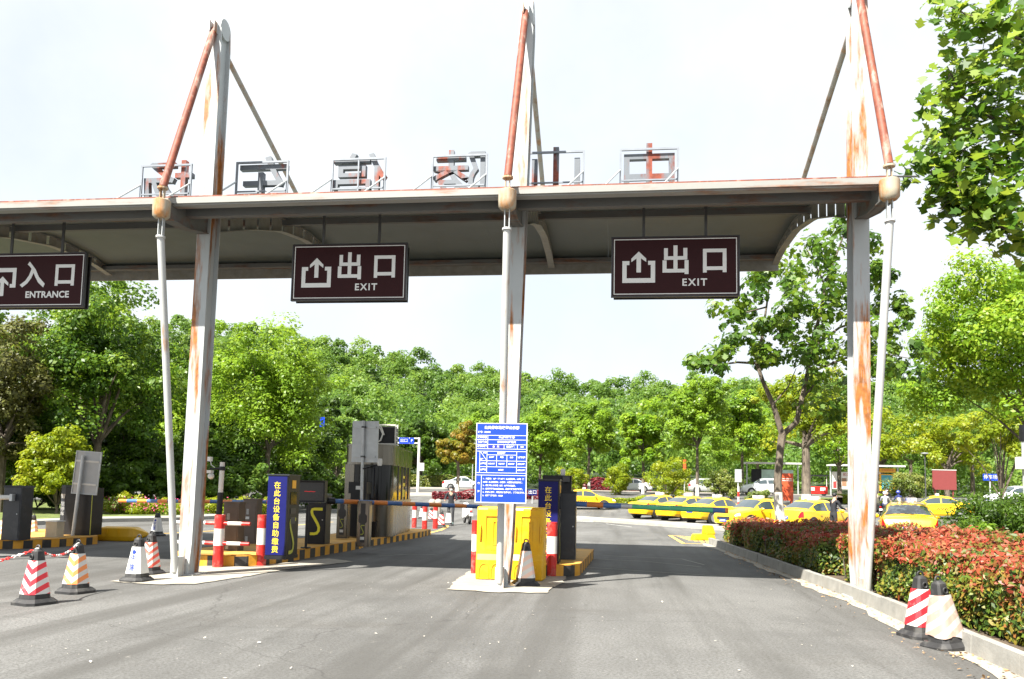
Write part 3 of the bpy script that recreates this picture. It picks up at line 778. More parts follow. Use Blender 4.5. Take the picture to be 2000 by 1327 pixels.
# rooftop characters seen from behind, each on its own frame
GL = [('场', 325, 'leftmost'), ('车', 512, 'second from the left'), ('停', 700, 'third from the left'), ('陵', 897, 'fourth from the left'), ('山', 1085, 'fifth from the left'), ('中', 1268, 'rightmost')]
for ch, px, pos in GL:
    v_ = .55; dr_ = ray(px, 340); u_, _ = tog(dr_ * ((v_ + Vector((O.x, O.y, 0)).dot(EV)) / Vector((dr_.x, dr_.y, 0)).dot(EV)))
    zb_ = vault(v_) - .10
    root = thing('rooftop_character', 'weathered mirrored steel character standing on the roof, %s of six' % pos, 'roof letter', gp(u_, v_, zb_), -A, 'rooftop characters seen from behind')
    hc = 1.08
    me = text(ch, root, (0, .10, .52), 1.08, 'letter_metal', 'character', ext=.055, bold=.008, flip=True)
    # backing face slightly paler with cross ribs
    for w in (-.30, 0, .30):
        rbx = MB(); rbx.box((w, .036, .5), (.015, .01, .9)); 
    fr = MB(); w_, h_ = .50, .98
    for (c, sz) in (((0, 0, h_), (2 * w_ + .035, .035, .035)), ((0, 0, .42), (2 * w_, .025, .025)), ((-w_, 0, h_ / 2), (.035, .034, h_)), ((w_, 0, h_ / 2), (.035, .034, h_)), ((0, 0, .02), (2 * w_, .03, .03))): fr.box(c, sz)
    if ch in '停': fr.box((0, 0, h_ / 2), (.025, .025, h_))
    fr.build('frame', 'letter_frame', root)
    for sx in (-1, 1):
        bc = MB(); bc.cyl((sx * w_, .0, .62), (sx * w_ - .55, -.75, vault(v_ - .75) - vault(v_) + .0), .016, n=6); bc.build('brace', 'galvanised', root)

# ------------------------------------------------------------------ hanging lane signs
def lane_sign(name, label, pxc, pyc, d, kind):
    c = at(pxc, pyc, d); W_, H_ = 2.02, .965
    root = thing(name, label, 'sign', (c.x, c.y, c.z - H_ / 2), -A + R(0.5), 'brown hanging lane signs')
    u_, s_ = tog(c)
    p = MB(); p.box((0, 0, H_ / 2), (W_, .03, H_)); p.build('panel', 'sign_brown', root)
    p = MB(); p.box((.02, .13, H_ / 2 - .03), (W_, .03, H_)); p.build('back_panel', 'sign_edge', root)
    e = MB()
    for cc, sz in (((0, 0.005, H_ + .012), (W_ + .05, .06, .024)), ((0, .005, -.012), (W_ + .05, .06, .024)), ((-W_ / 2 - .012, .005, H_ / 2), (.024, .06, H_)), ((W_ / 2 + .012, .005, H_ / 2), (.024, .06, H_))): e.box(cc, sz)
    e.build('edge_trim', 'sign_edge', root)
    y = -.019; i_ = .025; t_ = .014; b = MB()
    for cc, sz in (((0, y, H_ - i_), (W_ - 2 * i_ + t_, .004, t_)), ((0, y, i_), (W_ - 2 * i_ + t_, .004, t_)), ((-W_ / 2 + i_, y, H_ / 2), (t_, .004, H_ - 2 * i_ - t_)), ((W_ / 2 - i_, y, H_ / 2), (t_, .004, H_ - 2 * i_ - t_))): b.box(cc, sz)
    b.build('border_line', 'white_film', root)
    fx = lambda f: (f - .5) * W_
    fz = lambda f: (1 - f) * H_
    ic = MB(); cx = fx(.21)
    if kind == 'exit':
        ic.add([(fx(a_), y - .001, fz(b_)) for a_, b_ in ((.078, .40), (.135, .40), (.135, .47), (.113, .47), (.113, .70), (.307, .70), (.307, .47), (.285, .47), (.285, .40), (.342, .40), (.342, .78), (.078, .78))], [tuple(range(11, -1, -1))])
        ic.add([(fx(a_), y - .001, fz(b_)) for a_, b_ in ((.21, .235), (.27, .36), (.27, .42), (.228, .355), (.228, .60), (.192, .60), (.192, .355), (.15, .42), (.15, .36))], [tuple(range(8, -1, -1))])
        text('出', root, (fx(.505), y, fz(.43)), .50, 'white_film', bold=.012)
        text('口', root, (fx(.815), y, fz(.43)), .47, 'white_film', bold=.012)
        text('EXIT', root, (fx(.655), y, fz(.785)), .165, 'white_film', bold=.004, spacing=1.25)
    else:
        ic.add([(fx(a_), y - .001, fz(b_)) for a_, b_ in ((.078, .64), (.135, .64), (.135, .57), (.113, .57), (.113, .34), (.307, .34), (.307, .57), (.285, .57), (.285, .64), (.342, .64), (.342, .26), (.078, .26))], [tuple(range(12))])
        ic.add([(fx(a_), y - .001, fz(b_)) for a_, b_ in ((.21, .42), (.27, .545), (.27, .605), (.228, .54), (.228, .80), (.192, .80), (.192, .54), (.15, .605), (.15, .545))], [tuple(range(8, -1, -1))])
        text('入', root, (fx(.505), y, fz(.43)), .50, 'white_film', bold=.012)
        text('口', root, (fx(.815), y, fz(.43)), .47, 'white_film', bold=.012)
        text('ENTRANCE', root, (fx(.655), y, fz(.785)), .165, 'white_film', bold=.005, spacing=1.02)
    ic.build('arrow_symbol', 'white_film', root)
    for f in (.25, .75):
        h = MB(); L = vault(s_) - c.z + H_ / 2 - .01
        h.box((fx(f), .05, H_ + (L - H_) / 2), (.045, .03, L - H_)); h.build('hanger_rod', 'steel_dark', root)
    return root
lane_sign('exit_sign', 'brown EXIT sign hanging between the left and middle masts', 682, 532, 13.75, 'exit')
lane_sign('exit_sign', 'brown EXIT sign hanging between the middle and right masts', 1318, 521, 12.9, 'exit')
lane_sign('entrance_sign', 'brown ENTRANCE sign at the left picture edge', 64, 548, 14.4, 'entrance')

mat('sign_back', (.40, .41, .42), .5, var=.08, scale=3, dirt=(.3, .3, .3))
# ------------------------------------------------------------------ traffic cones
def frustum(mb, z0, z1, r0, r1, mi=0, cap=True):
    """square cone body with rounded corners"""
    def ring(r, z):
        P = []
        for j in range(16):
            t = 2 * PI * j / 16 + PI / 16; c, s = math.cos(t), math.sin(t); k = (abs(c) ** 5 + abs(s) ** 5) ** -.2
            P.append((r * k * c, r * k * s, z))
        return P
    n = 16
    return mb.add(ring(r0, z0) + ring(r1, z1), [(i, (i + 1) % n, n + (i + 1) % n, n + i) for i in range(n)] + ([tuple(range(n - 1, -1, -1)), tuple(range(n, 2 * n))] if cap else []))
def cone(label, p, sleeve, h=.70, rz=0., txt=False, tilt=None, torn=False, name='traffic_cone', k=1.):
    root = thing(name, label, 'cone', p, rz, 'traffic cones')
    if tilt: root.rotation_euler = (tilt[0], tilt[1], rz)
    b = MB(); e = .215
    b.prism([(-e + .07, -e), (e - .07, -e), (e, -e + .07), (e, e - .07), (e - .07, e), (-e + .07, e), (-e, e - .07), (-e, -e + .07)], 0, .035)
    b.prism([(-e + .07, -e), (e - .07, -e), (e, -e + .07), (e, e - .07), (e - .07, e), (-e + .07, e), (-e, e - .07), (-e, -e + .07)], .035, .075, top=.8)
    b.build('base', 'black_rubber', root, False)
    rad = lambda z: .155 - (z - .06) * (.155 - .055) / (h - .06)
    m = MB(); frustum(m, .06, h - .03, rad(.06), rad(h - .03)); frustum(m, h - .03, h, rad(h - .03), rad(h) * .6); m.build('body', 'black_rubber', root, True)
    s = MB(); z0, z1 = .135, h - .145
    if torn:
        n = 40; V = []
        for ring_ in range(2):
            for j in range(n):
                t = 2 * PI * j / n; c, q = math.cos(t), math.sin(t); kk = (abs(c) ** 5 + abs(q) ** 5) ** -.2
                z = z1 if ring_ else z0 - .02 + .022 * math.sin(j * .5) + .03 * max(0, math.sin(j * .33 + 1)) + .006 * rnd.random()
                r_ = rad(z) + .006 + (0 if ring_ else .012 * rnd.random()); V.append((r_ * kk * c, r_ * kk * q, z))
        s.add(V, [(i, (i + 1) % n, n + (i + 1) % n, n + i) for i in range(n)])
    else: frustum(s, z0, z1, rad(z0) + .005, rad(z1) + .005, cap=False)
    s.build('sleeve', sleeve, root, True)
    r = MB(); rr_ = .034; r.tube([(rr_ * math.cos(t), 0, h + .012 + rr_ * math.sin(t)) for t in np.linspace(0, 2 * PI, 13)[:-1]], .011, 6, closed=True); r.build('top_ring', 'black_rubber', root, True)
    r = MB(); yy = -(rad(h - .1) + .012); r.tube([(.026 * math.cos(t), yy, h - .10 + .03 * math.sin(t)) for t in np.linspace(0, 2 * PI, 11)[:-1]], .009, 6, closed=True); r.build('side_ring', 'black_rubber', root, True)
    if txt:
        for i, ch in enumerate('中山陵'):
            z = .385 - i * .085; sl = math.atan2(.1, h - .06)
            o = text(ch, root, (0, -(rad(z) + .016), z), .10, 'text_blue', 'lettering', bold=.001)
            o.rotation_euler = (R(90) - sl, 0, 0)
        d = MB(); z = .475; d.cyl((0, -(rad(z) + .002), z), (0, -(rad(z) + .015), z), .033, n=18); d.build('round_emblem', 'text_blue', root)
    return root
def gv(px, py): return g(px, py)
c1 = cone('red chevron cone at the far left holding two chains', gv(67, 1180), 'sleeve_red', rz=R(-25))
c2 = cone('orange chevron cone at the end of the red chain', gv(147, 1158), 'sleeve_orange', rz=R(-22))
cone('white cone with blue characters left of the first column', gv(267, 1136), 'white_film', rz=R(-14), txt=True)
cone('red chevron cone half hidden behind the white lettered cone', gv(292, 1122), 'sleeve_redworn', rz=R(-20))
cone('small white lettered cone far back before the flower bed', gv(306, 1047), 'white_film', rz=R(-14), txt=True)
cone('dull striped cone at the left picture edge by the dark cabinet', gv(8, 1058) + Vector((0, 0, .0)), 'sleeve_dull', rz=R(-14))
cone('squat faded striped cone between dark cabinet and beige box', gv(62, 1053), 'sleeve_dull', rz=R(20), h=.66)
cone('faded peach striped cone before the middle column', gv(1026, 1144), 'sleeve_faded', rz=R(12), h=.72)
cr_ = cone('red slanted stripe cone by the hedge kerb', gv(1800, 1245), 'sleeve_slant', rz=R(8), h=.69)
yt = MB(); yt.add([(.045, -.150, .20), (.11, -.147, .21), (.10, -.128, .33), (.075, -.118, .40), (.06, -.13, .30)], [(0, 1, 2, 3, 4)]); yt.build('yellow_tape', 'text_yellow', cr_)
cone('torn white cone leaning beside the hedge kerb', gv(1850, 1266), 'sleeve_torn', rz=R(16), h=.70, torn=True, tilt=(R(-3), R(-5)))
for i, (px, py, lab, sl) in enumerate(((824, 1014, 'white cone behind the first striped post beside the booth', 'white_film'), (842, 1019, 'red striped cone between the striped posts beside the booth', 'sleeve_slant_far'), (862, 1031, 'red striped cone right of the last striped post', 'sleeve_slant_far'), (876, 1027, 'pale cone at the feet of the man with the scooter', 'white_film'))):
    cone(lab, gv(px, py), sl, rz=R(-6))
# plastic chain
def chain(label, a_, b_, sag):
    mb = MB(); a_, b_ = Vector(a_), Vector(b_); L = (b_ - a_).length * 1.08; n = int(L / .034)
    pts = []
    for i in range(n + 1):
        t = i / n; p = a_.lerp(b_, t); p.z -= sag * 4 * t * (1 - t); pts.append(p)
    for i in range(n):
        p, q = pts[i], pts[i + 1]; d = (q - p).normalized(); c = (p + q) / 2
        w = d.cross(Vector((0, 0, 1))).normalized() if i % 2 else d.cross(d.cross(Vector((0, 0, 1)))).normalized()
        mb.tube([c + d * .026 * math.cos(t) + w * .014 * math.sin(t) for t in np.linspace(0, 2 * PI, 9)[:-1]], .0062, 5, mi=0 if (i // 4) % 2 else 1, closed=True)
    return tag(mb.build('plastic_chain', ['red_bright', 'white_film'], None, True), label, 'chain', 'red and white plastic chains')
t1 = Vector(c1.location) + Vector((0, 0, .70)); t2 = Vector(c2.location) + Vector((0, 0, .70))
chain('red and white chain hanging between the two left cones', t1, t2, .13)
chain('red and white chain running off the left picture edge', t1 + Vector((-2.4, -.9, -.30)), t1, .18)

# ------------------------------------------------------------------ toll islands
def outline_round(pts, k=3):
    return pts
def island(label, pts, h, name='toll_island', stripe=.27, inset=.0):
    """kerbed island: striped side round the outline, painted top. pts in gate (u, v), counter-clockwise"""
    root = thing(name, label, 'traffic island', gp(*pts[0]), -A)
    u0, v0 = pts[0]; P = [(u - u0, v - v0) for u, v in pts]
    t = MB(); t.add([(x, y, h) for x, y in P], [tuple(range(len(P)))]); t.build('top', 'island_top', root)
    k = MB(); carry = 0.; idx = 0
    for i in range(len(P)):
        a_ = Vector(P[i]); b_ = Vector(P[(i + 1) % len(P)]); L = (b_ - a_).length; pos = 0.
        while pos < L - 1e-4:
            st = min(stripe - carry, L - pos); p = a_.lerp(b_, pos / L); q = a_.lerp(b_, (pos + st) / L)
            d = (b_ - a_).normalized(); nrm = Vector((d.y, -d.x)) * .004; ins = -nrm * 4
            k.add([(p.x, p.y, -.05), (q.x, q.y, -.05), (q.x, q.y, h - .015), (p.x, p.y, h - .015)], [(0, 1, 2, 3)], idx % 2)
            k.add([(p.x, p.y, h - .015), (q.x, q.y, h - .015), (q.x + ins.x, q.y + ins.y, h + .004), (p.x + ins.x, p.y + ins.y, h + .004)], [(0, 1, 2, 3)], idx % 2 if False else 0)
            pos += st; carry += st
            if carry >= stripe - 1e-6: carry = 0.; idx += 1
    k.build('striped_kerb', ['kerb_yellow', 'kerb_black'], root)
    return root
H1 = .22
def arc(cx, cy, rx, ry, a0, a1, n=6): return [(cx + rx * math.cos(R(a0 + (a1 - a0) * i / n)), cy + ry * math.sin(R(a0 + (a1 - a0) * i / n))) for i in range(n + 1)]
iu0, iu1 = -7.0, -5.18
island('yellow and black kerbed island carrying the blue pay machine', arc(-6.45, 2.15, .55, .62, 180, 270, 5) + arc(-5.62, 2.15, .6, .62, 270, 360, 5) + [(-4.74, 7.15), (-7.0, 7.15)], H1)
island('yellow and black kerbed island under the steel booth', [(-6.6, 7.4), (-4.80, 7.4), (-4.50, 12.6), (-4.55, 14.4), (-6.6, 14.4)], H1 - .03)
island('small kerbed island behind the yellow plastic barriers', arc(.35, 2.2, .55, .5, 180, 270, 4) + arc(.62, 2.2, .55, .5, 270, 360, 4) + [(1.32, 6.2), (-.2, 6.2)], H1)
q0 = [tog(g(*p)) for p in ((-60, 1074), (40, 1072), (110, 1069), (190, 1063))]
island('far left kerbed island with dark cabinets and a tilted sign', [q0[0], q0[1], q0[2], q0[3], tog(g(184, 1046)), tog(g(-80, 1050))], .2, stripe=.21)

S_PTS = [(1.0, 1.0), (.32, 1.0), (.16, .98), (.10, .90), (.16, .78), (.62, .42), (.74, .28), (.72, .14), (.58, .05), (.36, .02), (.02, .02)]
def slogo(root, x, y, z, w, h, m, face='front', wd=.16):
    mb = MB(); pts = [((a_ - .5) * w, (b_ - .5) * h) for a_, b_ in S_PTS]; mb.ribbon(pts, wd * w, 0)
    o = mb.build('s_logo', m, root); o.location = (x, y, z)
    if face == 'right': o.rotation_euler = (0, 0, R(90))
    return o
def pay_machine(label, u, v, z, h=1.55, name='pay_machine'):
    root = thing(name, label, 'pay machine', gp(u, v, z), -A, 'blue pay machines')
    w, d = .40, .56
    b = MB(); b.box((0, 0, h / 2), (w, d, h), bev=.012); b.box((0, 0, .03), (w + .02, d + .02, .06)); b.build('housing', 'black_metal', root)
    p = MB(); p.box((-.012, -d / 2 - .004, h / 2 + .03), (w - .03, .006, h - .1)); p.build('blue_panel', 'blue_panel', root)
    l = MB(); l.box((0, 0, h + .012), (w + .03, d + .03, .025)); l.build('lid', 'charcoal_metal', root)
    for i, ch in enumerate('在此台设备自助缴费'):
        text(ch, root, (-.01, -d / 2 - .0095, h - .19 - i * .148), .135, 'text_yellow', 'lettering', bold=.0005)
    x = w / 2 + .004
    for (zz, hh, yy, dd, m) in ((h - .16, .15, -.02, .17, 'orange_sign'), (h - .42, .24, -.02, .28, 'glass_dark'), (h - .66, .10, -.02, .24, 'charcoal_metal'), (h - .84, .12, -.02, .22, 'steel_dark')):
        s = MB(); s.box((x, yy, zz), (.008, dd, hh)); s.build('screen' if m == 'glass_dark' else 'face_plate', m, root)
    slogo(root, x + .003, -.02, .42, .30, .62, 'logo_olive', 'right', .22)
    return root
def gu(px, py, z=0): return tog(g(px, py, z))
u_, v_ = gu(537, 1093, H1); pay_machine('blue faced pay machine on the left island', u_, v_ + .28, H1)
def gate_cabinet(label, u, v, z, w=.44, d=.40, h=1.15, logo='logo_yellow', name='barrier_cabinet'):
    root = thing(name, label, 'barrier cabinet', gp(u, v, z), -A, 'dark barrier cabinets')
    b = MB(); b.box((0, 0, h / 2), (w, d, h), bev=.02); b.build('housing', 'charcoal_metal' if logo is None else 'black_metal', root)
    t = MB(); t.prism([(-w / 2 - .01, -d / 2 - .01), (w / 2 + .01, -d / 2 - .01), (w / 2 + .01, d / 2 + .01), (-w / 2 - .01, d / 2 + .01)], h, h + .05, top=.94); t.build('hood', 'black_metal', root)
    dr = MB(); dr.box((0, -d / 2 - .004, h * .47), (w - .05, .008, h * .82)); dr.build('door', 'charcoal_metal' if logo is None else 'black_metal', root)
    k = MB(); k.cyl((w * .35, -d / 2 - .02, h * .5), (w * .35, -d / 2 - .005, h * .5), .014, n=10); k.build('lock', 'galvanised', root)
    if logo:
        slogo(root, 0, -d / 2 - .0105, h * .46, .30, .60, logo, wd=.22)
        y = MB(); y.box((.02, -d / 2 - .0105, h * .88), (.17, .004, .07)); y.build('yellow_label', 'logo_yellow', root)
    return root
u_, v_ = gu(616, 1063, H1); gate_cabinet('black barrier cabinet with a big yellow S on the left island', u_, v_ + .2, H1); SB = (u_, v_ + .2)
def arm(label, p_from, p_to, z0, z1, seglist, r=.056, name='boom_barrier'):
    """striped boom: each painted band is a piece of its own on one boom"""
    root = thing(name, label, 'boom barrier', (p_from[0], p_from[1], z0), 0, 'striped barrier arms')
    a_ = Vector((0, 0, 0)); b_ = Vector((p_to[0] - p_from[0], p_to[1] - p_from[1], z1 - z0)); L = (b_ - a_).length
    t = 0.
    for ln, m in seglist:
        t2 = min(1, t + ln / L)
        if t2 <= t: break
        s = MB(); s.cyl(a_.lerp(b_, t), a_.lerp(b_, t2), r, n=12); s.build('band', m, root, True); t = t2
        if t >= 1: break
    hb = MB(); d = b_.normalized(); hb.cyl(a_ - d * .12, a_ + d * .06, r * 1.5, n=12); hb.build('clamp', 'black_metal', root, True)
    return root
bands = [(.30, 'arm_blue'), (.40, 'orange_paint'), (.42, 'arm_blue')] + [(.38, 'orange_paint'), (.42, 'arm_blue')] * 8
pB0, pB1 = at(648, 979, SB_d := gp(*SB).y), at(940, 990, 22.2)
arm('blue and orange boom across the middle lane', pB0, pB1, pB0.z, pB1.z, bands)
pA0, pA1 = at(545, 981, 23.5), at(233, 978.5, 25.5)
arm('blue and orange boom reaching left over the entry lane', pA0, pA1, pA0.z, pA1.z, bands[1:])
fr = MB(); p = at(238, 985, 25.4); fr.box(p, (.5, .05, .02)); 
# LED display on a post
u_, v_ = gu(597, 1071, H1); led = thing('led_display', 'black LED display box on a thin post by the S cabinet', 'display', gp(u_, v_, H1), -A)
b = MB(); b.cyl((0, 0, 0), (0, 0, .95), .028, n=10); b.cyl((0, 0, 0), (0, 0, .025), .11, n=14); b.build('post', 'black_metal', led, True)
b = MB(); b.box((.02, .02, 1.25), (.78, .16, .46)); b.build('housing', 'black_metal', led)
b = MB(); b.box((.02, -.063, 1.25), (.72, .006, .40)); b.build('screen', 'led_screen', led)
b = MB(); b.box((.02, -.12, 1.487), (.82, .30, .015)); b.build('sunshade', 'black_metal', led)
b = MB(); b.box((.02, -.10, 1.013), (.80, .2, .012)); b.build('lower_lip', 'charcoal_metal', led)
b = MB()
for i in range(14): b.box((-.05 + i * .018, -.067, 1.25 + .004 * math.sin(i)), (.009, .003, .01))
b.build('led_row', 'led_red', led)
# intercom posts
def intercom(label, u, v, z, h=1.05, w=.30):
    root = thing('intercom_post', label, 'intercom post', gp(u, v, z), -A, 'steel intercom posts')
    b = MB(); b.box((0, 0, h / 2), (w, .26, h), bev=.02); b.build('housing', 'stainless', root)
    f = MB(); y = -.135; P = [(-.06, 0.10), (.06, .10), (.06, .55), (.105, .60), (.105, .74), (.06, .79), (.06, h - .06), (-.06, h - .06), (-.06, .79), (-.105, .74), (-.105, .60), (-.06, .55)]
    f.add([(x, y, z_) for x, z_ in P], [tuple(range(len(P)))]); f.build('black_face', 'black_plastic', root)
    slogo(root, 0, y - .003, .40, .10, .22, 'logo_olive', wd=.2)
    k = MB(); k.box((0, y - .004, .2), (.10, .006, .07)); k.build('plate', 'white_film', root)
    return root
u_, v_ = gu(667, 1052, H1); intercom('steel intercom post near the end of the first island', u_, v_ + .1, H1)
tk = thing('ticket_machine', 'dark ticket machine with white label behind the intercom posts', 'machine', gp(u_ + .15, v_ + 1.0, H1), -A)
b = MB(); b.box((0, 0, .6), (.44, .4, 1.2), bev=.02); b.build('housing', 'black_metal', tk)
b = MB(); b.prism([(-.26, -.25), (.26, -.25), (.26, .25), (-.26, .25)], 1.2, 1.52); b.build('head', 'black_metal', tk)
b = MB(); b.box((.02, -.254, 1.36), (.14, .006, .10)); b.build('label_plate', 'white_film', tk)
u_, v_ = gu(703, 1063, H1); intercom('steel intercom post before the booth', u_ + .06, v_ + .1, .16, 1.1)
# sign seen from behind on a post before the booth
u_, v_ = gu(704, 1066, .15); bs = thing('back_sign', 'grey sign board seen from behind, on a post before the booth', 'sign', gp(u_, v_, .15), -A)
pb = gp(u_, v_); hp = at(705, 822, pb.y).z - .15
b = MB(); b.cyl((0, 0, 0), (-.04, 0, hp), .038, n=10); b.build('post', 'galvanised', bs, True)
b = MB(); b.box((0, .09, hp - .52), (.68, .02, 1.04)); b.build('board', 'galvanised', bs)
for dz in (.16, .90): b = MB(); b.box((0, .06, hp - dz), (.56, .03, .05)); b.build('clamp_bar', 'galvanised', bs); b = MB(); b.cyl((-.02, 0, hp - dz - .02), (-.02, 0, hp - dz + .02), .06, n=10); b.build('clamp', 'steel_dark', bs)
b = MB(); b.cyl((0, -.02, 1.9), (.42, -.06, 2.02), .018, n=8); b.build('camera_arm', 'black_metal', bs)
b = MB(); b.lathe([(.05, 1.98), (.062, 2.02), (.062, 2.13), (.05, 2.16)], 14, (.44, -.06, 0)); b.build('camera', 'white_film', bs, True)
# booth
BP = Vector((-4.08, 24.95, H1 - .03))
bo = thing('toll_booth', 'stainless steel toll booth with rounded front and dark windows', 'booth', BP, R(-1.5))
def plan(w, l, r, n=9):
    P = arc(-w / 2 + r, -l / 2 + r, r, r, 180, 270, n) + arc(w / 2 - r, -l / 2 + r, r, r, 270, 360, n) + [(w / 2, l / 2), (-w / 2, l / 2)]
    return P
BW, BL = 1.42, 3.9
b = MB(); b.prism(plan(BW, BL, .66), 0, 1.02); b.build('lower_wall', 'stainless', bo, True)
b = MB(); b.prism(plan(BW - .05, BL - .05, .64), 1.02, 2.06); b.build('window_band', 'glass_dark', bo, True)
b = MB(); b.prism(plan(BW + .07, BL + .07, .69), 2.06, 2.12); b.prism(plan(BW + .02, BL + .02, .67), 2.12, 2.60); b.prism(plan(BW + .06, BL + .06, .69), 2.60, 2.65); b.build('top_band', 'stainless', bo, True)
b = MB(); b.prism(plan(BW + .03, BL + .03, .68), 1.0, 1.05); b.build('sill', 'stainless', bo, True)
for y, w in ((-.55, .07), (.15, .05), (.75, .05), (1.45, .16)):
    b = MB(); b.box((BW / 2 - .02, y, 1.55), (.05, w, 1.04)); b.build('mullion', 'stainless', bo)
b = MB(); b.box((-.50, -BL / 2 + .18, 1.03), (.26, .16, 2.05)); b.build('front_post', 'stainless', bo)
for x in (-.18, .05, ): pass
b = MB()
for i, (y, z, hh, ww) in enumerate(((.42, 1.25, .22, .5), (.46, 1.52, .10, .45), (.42, 1.75, .08, .4))): b.box((BW / 2 - .012, y, z), (.012, ww, hh))
b.build('notice_stickers', 'text_yellow', bo)
ac = thing('air_conditioner', 'white air conditioner outdoor unit with hose on the booth roof', 'air conditioner', BP + Vector((.30, -1.15, 2.65)), R(-1.5))
b = MB()
for c, sz in (((-.36, -.15, .32), (.04, .04, .60)), ((.36, -.15, .32), (.04, .04, .60)), ((0, -.15, .60), (.76, .04, .04)), ((0, -.15, .04), (.76, .04, .04)), ((.36, .15, .32), (.04, .04, .60)), ((0, .0, .02), (.84, .36, .03))): b.box(c, sz)
for z in (.15, .27, .39, .51): b.box((.37, 0, z), (.02, .3, .02))
b.build('casing_frame', 'ac_white', ac)
b = MB(); b.box((0, .04, .31), (.70, .24, .52)); b.build('core', 'black_metal', ac)
b = MB(); b.tube([(-.36 + .0, -.2, .12), (-.38, -.22, .35), (-.25, -.24, .52), (-.08, -.24, .50), (0, -.24, .32), (-.06, -.24, .14), (-.2, -.22, .06)], .022, 8); b.tube([(-.40, -.19, .08), (-.42, -.21, .36), (-.28, -.22, .58), (-.06, -.23, .55), (.04, -.24, .3)], .018, 8); b.build('hose', 'ac_white', ac, True)
b = MB(); b.ball((-.27, -.26, .12), .085); b.build('siren', 'ac_white', ac, True)
# bin with orange bag
u_, v_ = gu(724, 1049, H1 - .03); bn = thing('waste_bin', 'black waste bin with an orange bag before the booth', 'bin', gp(u_, v_, H1 - .03), -A)
b = MB(); b.prism([(-.17, -.15), (.17, -.15), (.17, .15), (-.17, .15)], 0, .44, top=1.12); b.build('bucket', 'black_plastic', bn)
b = MB(); P = [(-.21, .40), (-.19, .12), (-.14, .06), (.02, .08), (.03, .15), (.07, .45), (-.05, .43)]; b.add([(x, -.185 - .01 * (z > .3), z) for x, z in P] + [(x, -.165, z) for x, z in P], [tuple(range(7)), tuple(range(13, 6, -1))] + [(i, (i + 1) % 7, 7 + (i + 1) % 7, 7 + i) for i in range(7)]); b.build('orange_bag', 'orange_bag', bn)
# camera pole
u_, v_ = gu(423, 1078, H1); cp = thing('camera_pole', 'black and white pole with two small cameras behind the red guard rail', 'camera pole', gp(u_, v_, 0), -A)
dd = gp(u_, v_).y; zt_ = at(430, 903, dd).z
b = MB(); b.cyl((0, 0, 0), (.02, 0, 1.42), .058, n=12); b.build('lower_pole', 'black_metal', cp, True)
b = MB(); b.cyl((.02, 0, 1.42), (.03, 0, zt_), .05, n=12); b.build('upper_pole', 'white_paint', cp, True)
b = MB(); b.cyl((.03, 0, zt_ - .13), (-.22, -.03, zt_ - .14), .02, n=8); b.cyl((.03, 0, zt_ - .17), (.03, 0, zt_ - .09), .065, n=12); b.build('bracket', 'black_metal', cp, True)
b = MB(); b.box((-.24, -.03, zt_ - .20), (.15, .12, .06)); b.ball((-.19, -.03, zt_ - .29), .065); b.build('dome_camera', 'white_paint', cp, True)
b = MB(); b.box((-.26, -.02, zt_ + .06), (.12, .1, .09)); b.tube([(-.22, -.02, zt_ + .02), (-.2, -.02, zt_ - .06), (-.12, -.02, zt_ - .11)], .008, 6); b.build('small_camera', 'white_film', cp)
# brown cabinets
for px, py, h, lab in ((450, 1076, .98, 'shorter brown metal cabinet behind the red guard rail'), (487, 1062, 1.02, 'taller brown metal cabinet between guard rail and pay machine')):
    u_, v_ = gu(px, py, H1); cb = thing('brown_cabinet', lab, 'cabinet', gp(u_, v_ + .1, H1), -A, 'brown metal cabinets')
    b = MB(); b.box((0, 0, h / 2), (.33, .30, h)); b.build('housing', 'brown_cabinet', cb)
    b = MB(); b.box((0, -.155, h / 2 - .02), (.28, .01, h - .1)); b.build('door', 'brown_cabinet', cb)
    b = MB(); b.box((0, 0, h + .015), (.36, .33, .03)); b.build('lid', 'brown_cabinet', cb)
    for z0 in (h - .22, .16):
        for i in range(6): b = MB(); b.box((-.05, -.163, z0 - i * .022), (.06, .006, .011)); b.build('louvre', 'galvanised', cb)
    b = MB(); b.box((-.05, -.162, h - .42), (.09, .004, .06)); b.build('plate', 'galvanised', cb)
# red and white guard rail
def gpost(mb_list, root, x, y, h=1.0, r=.098, cols=('red_paint', 'white_paint', 'red_paint'), zs=(0, .42, .74, 1.0)):
    for i in range(3):
        b = MB(); b.cyl((x, y, zs[i] * h), (x, y, zs[i + 1] * h), r, n=18); b.build('post_band', cols[i], root, True)
u_, v_ = gu(425, 1109); rail = thing('guard_rail', 'red and white pipe guard rail at the nose of the left island', 'guard rail', gp(u_, v_), -A)
u2, v2 = gu(509, 1106); dx = u2 - u_
gpost(None, rail, 0, 0); gpost(None, rail, dx, v2 - v_, 1.0)
for z in (.46, .84):
    for a_, b_, m in ((-.9, -.28, 'white_paint'), (-.28, 0, 'red_paint'), (0, dx * .27, 'red_paint'), (dx * .27, dx * .72, 'white_paint'), (dx * .72, dx, 'red_paint')):
        b = MB(); b.cyl((a_, 0, z), (b_, 0, z), .038, n=12); b.build('rail_band', m, rail, True)
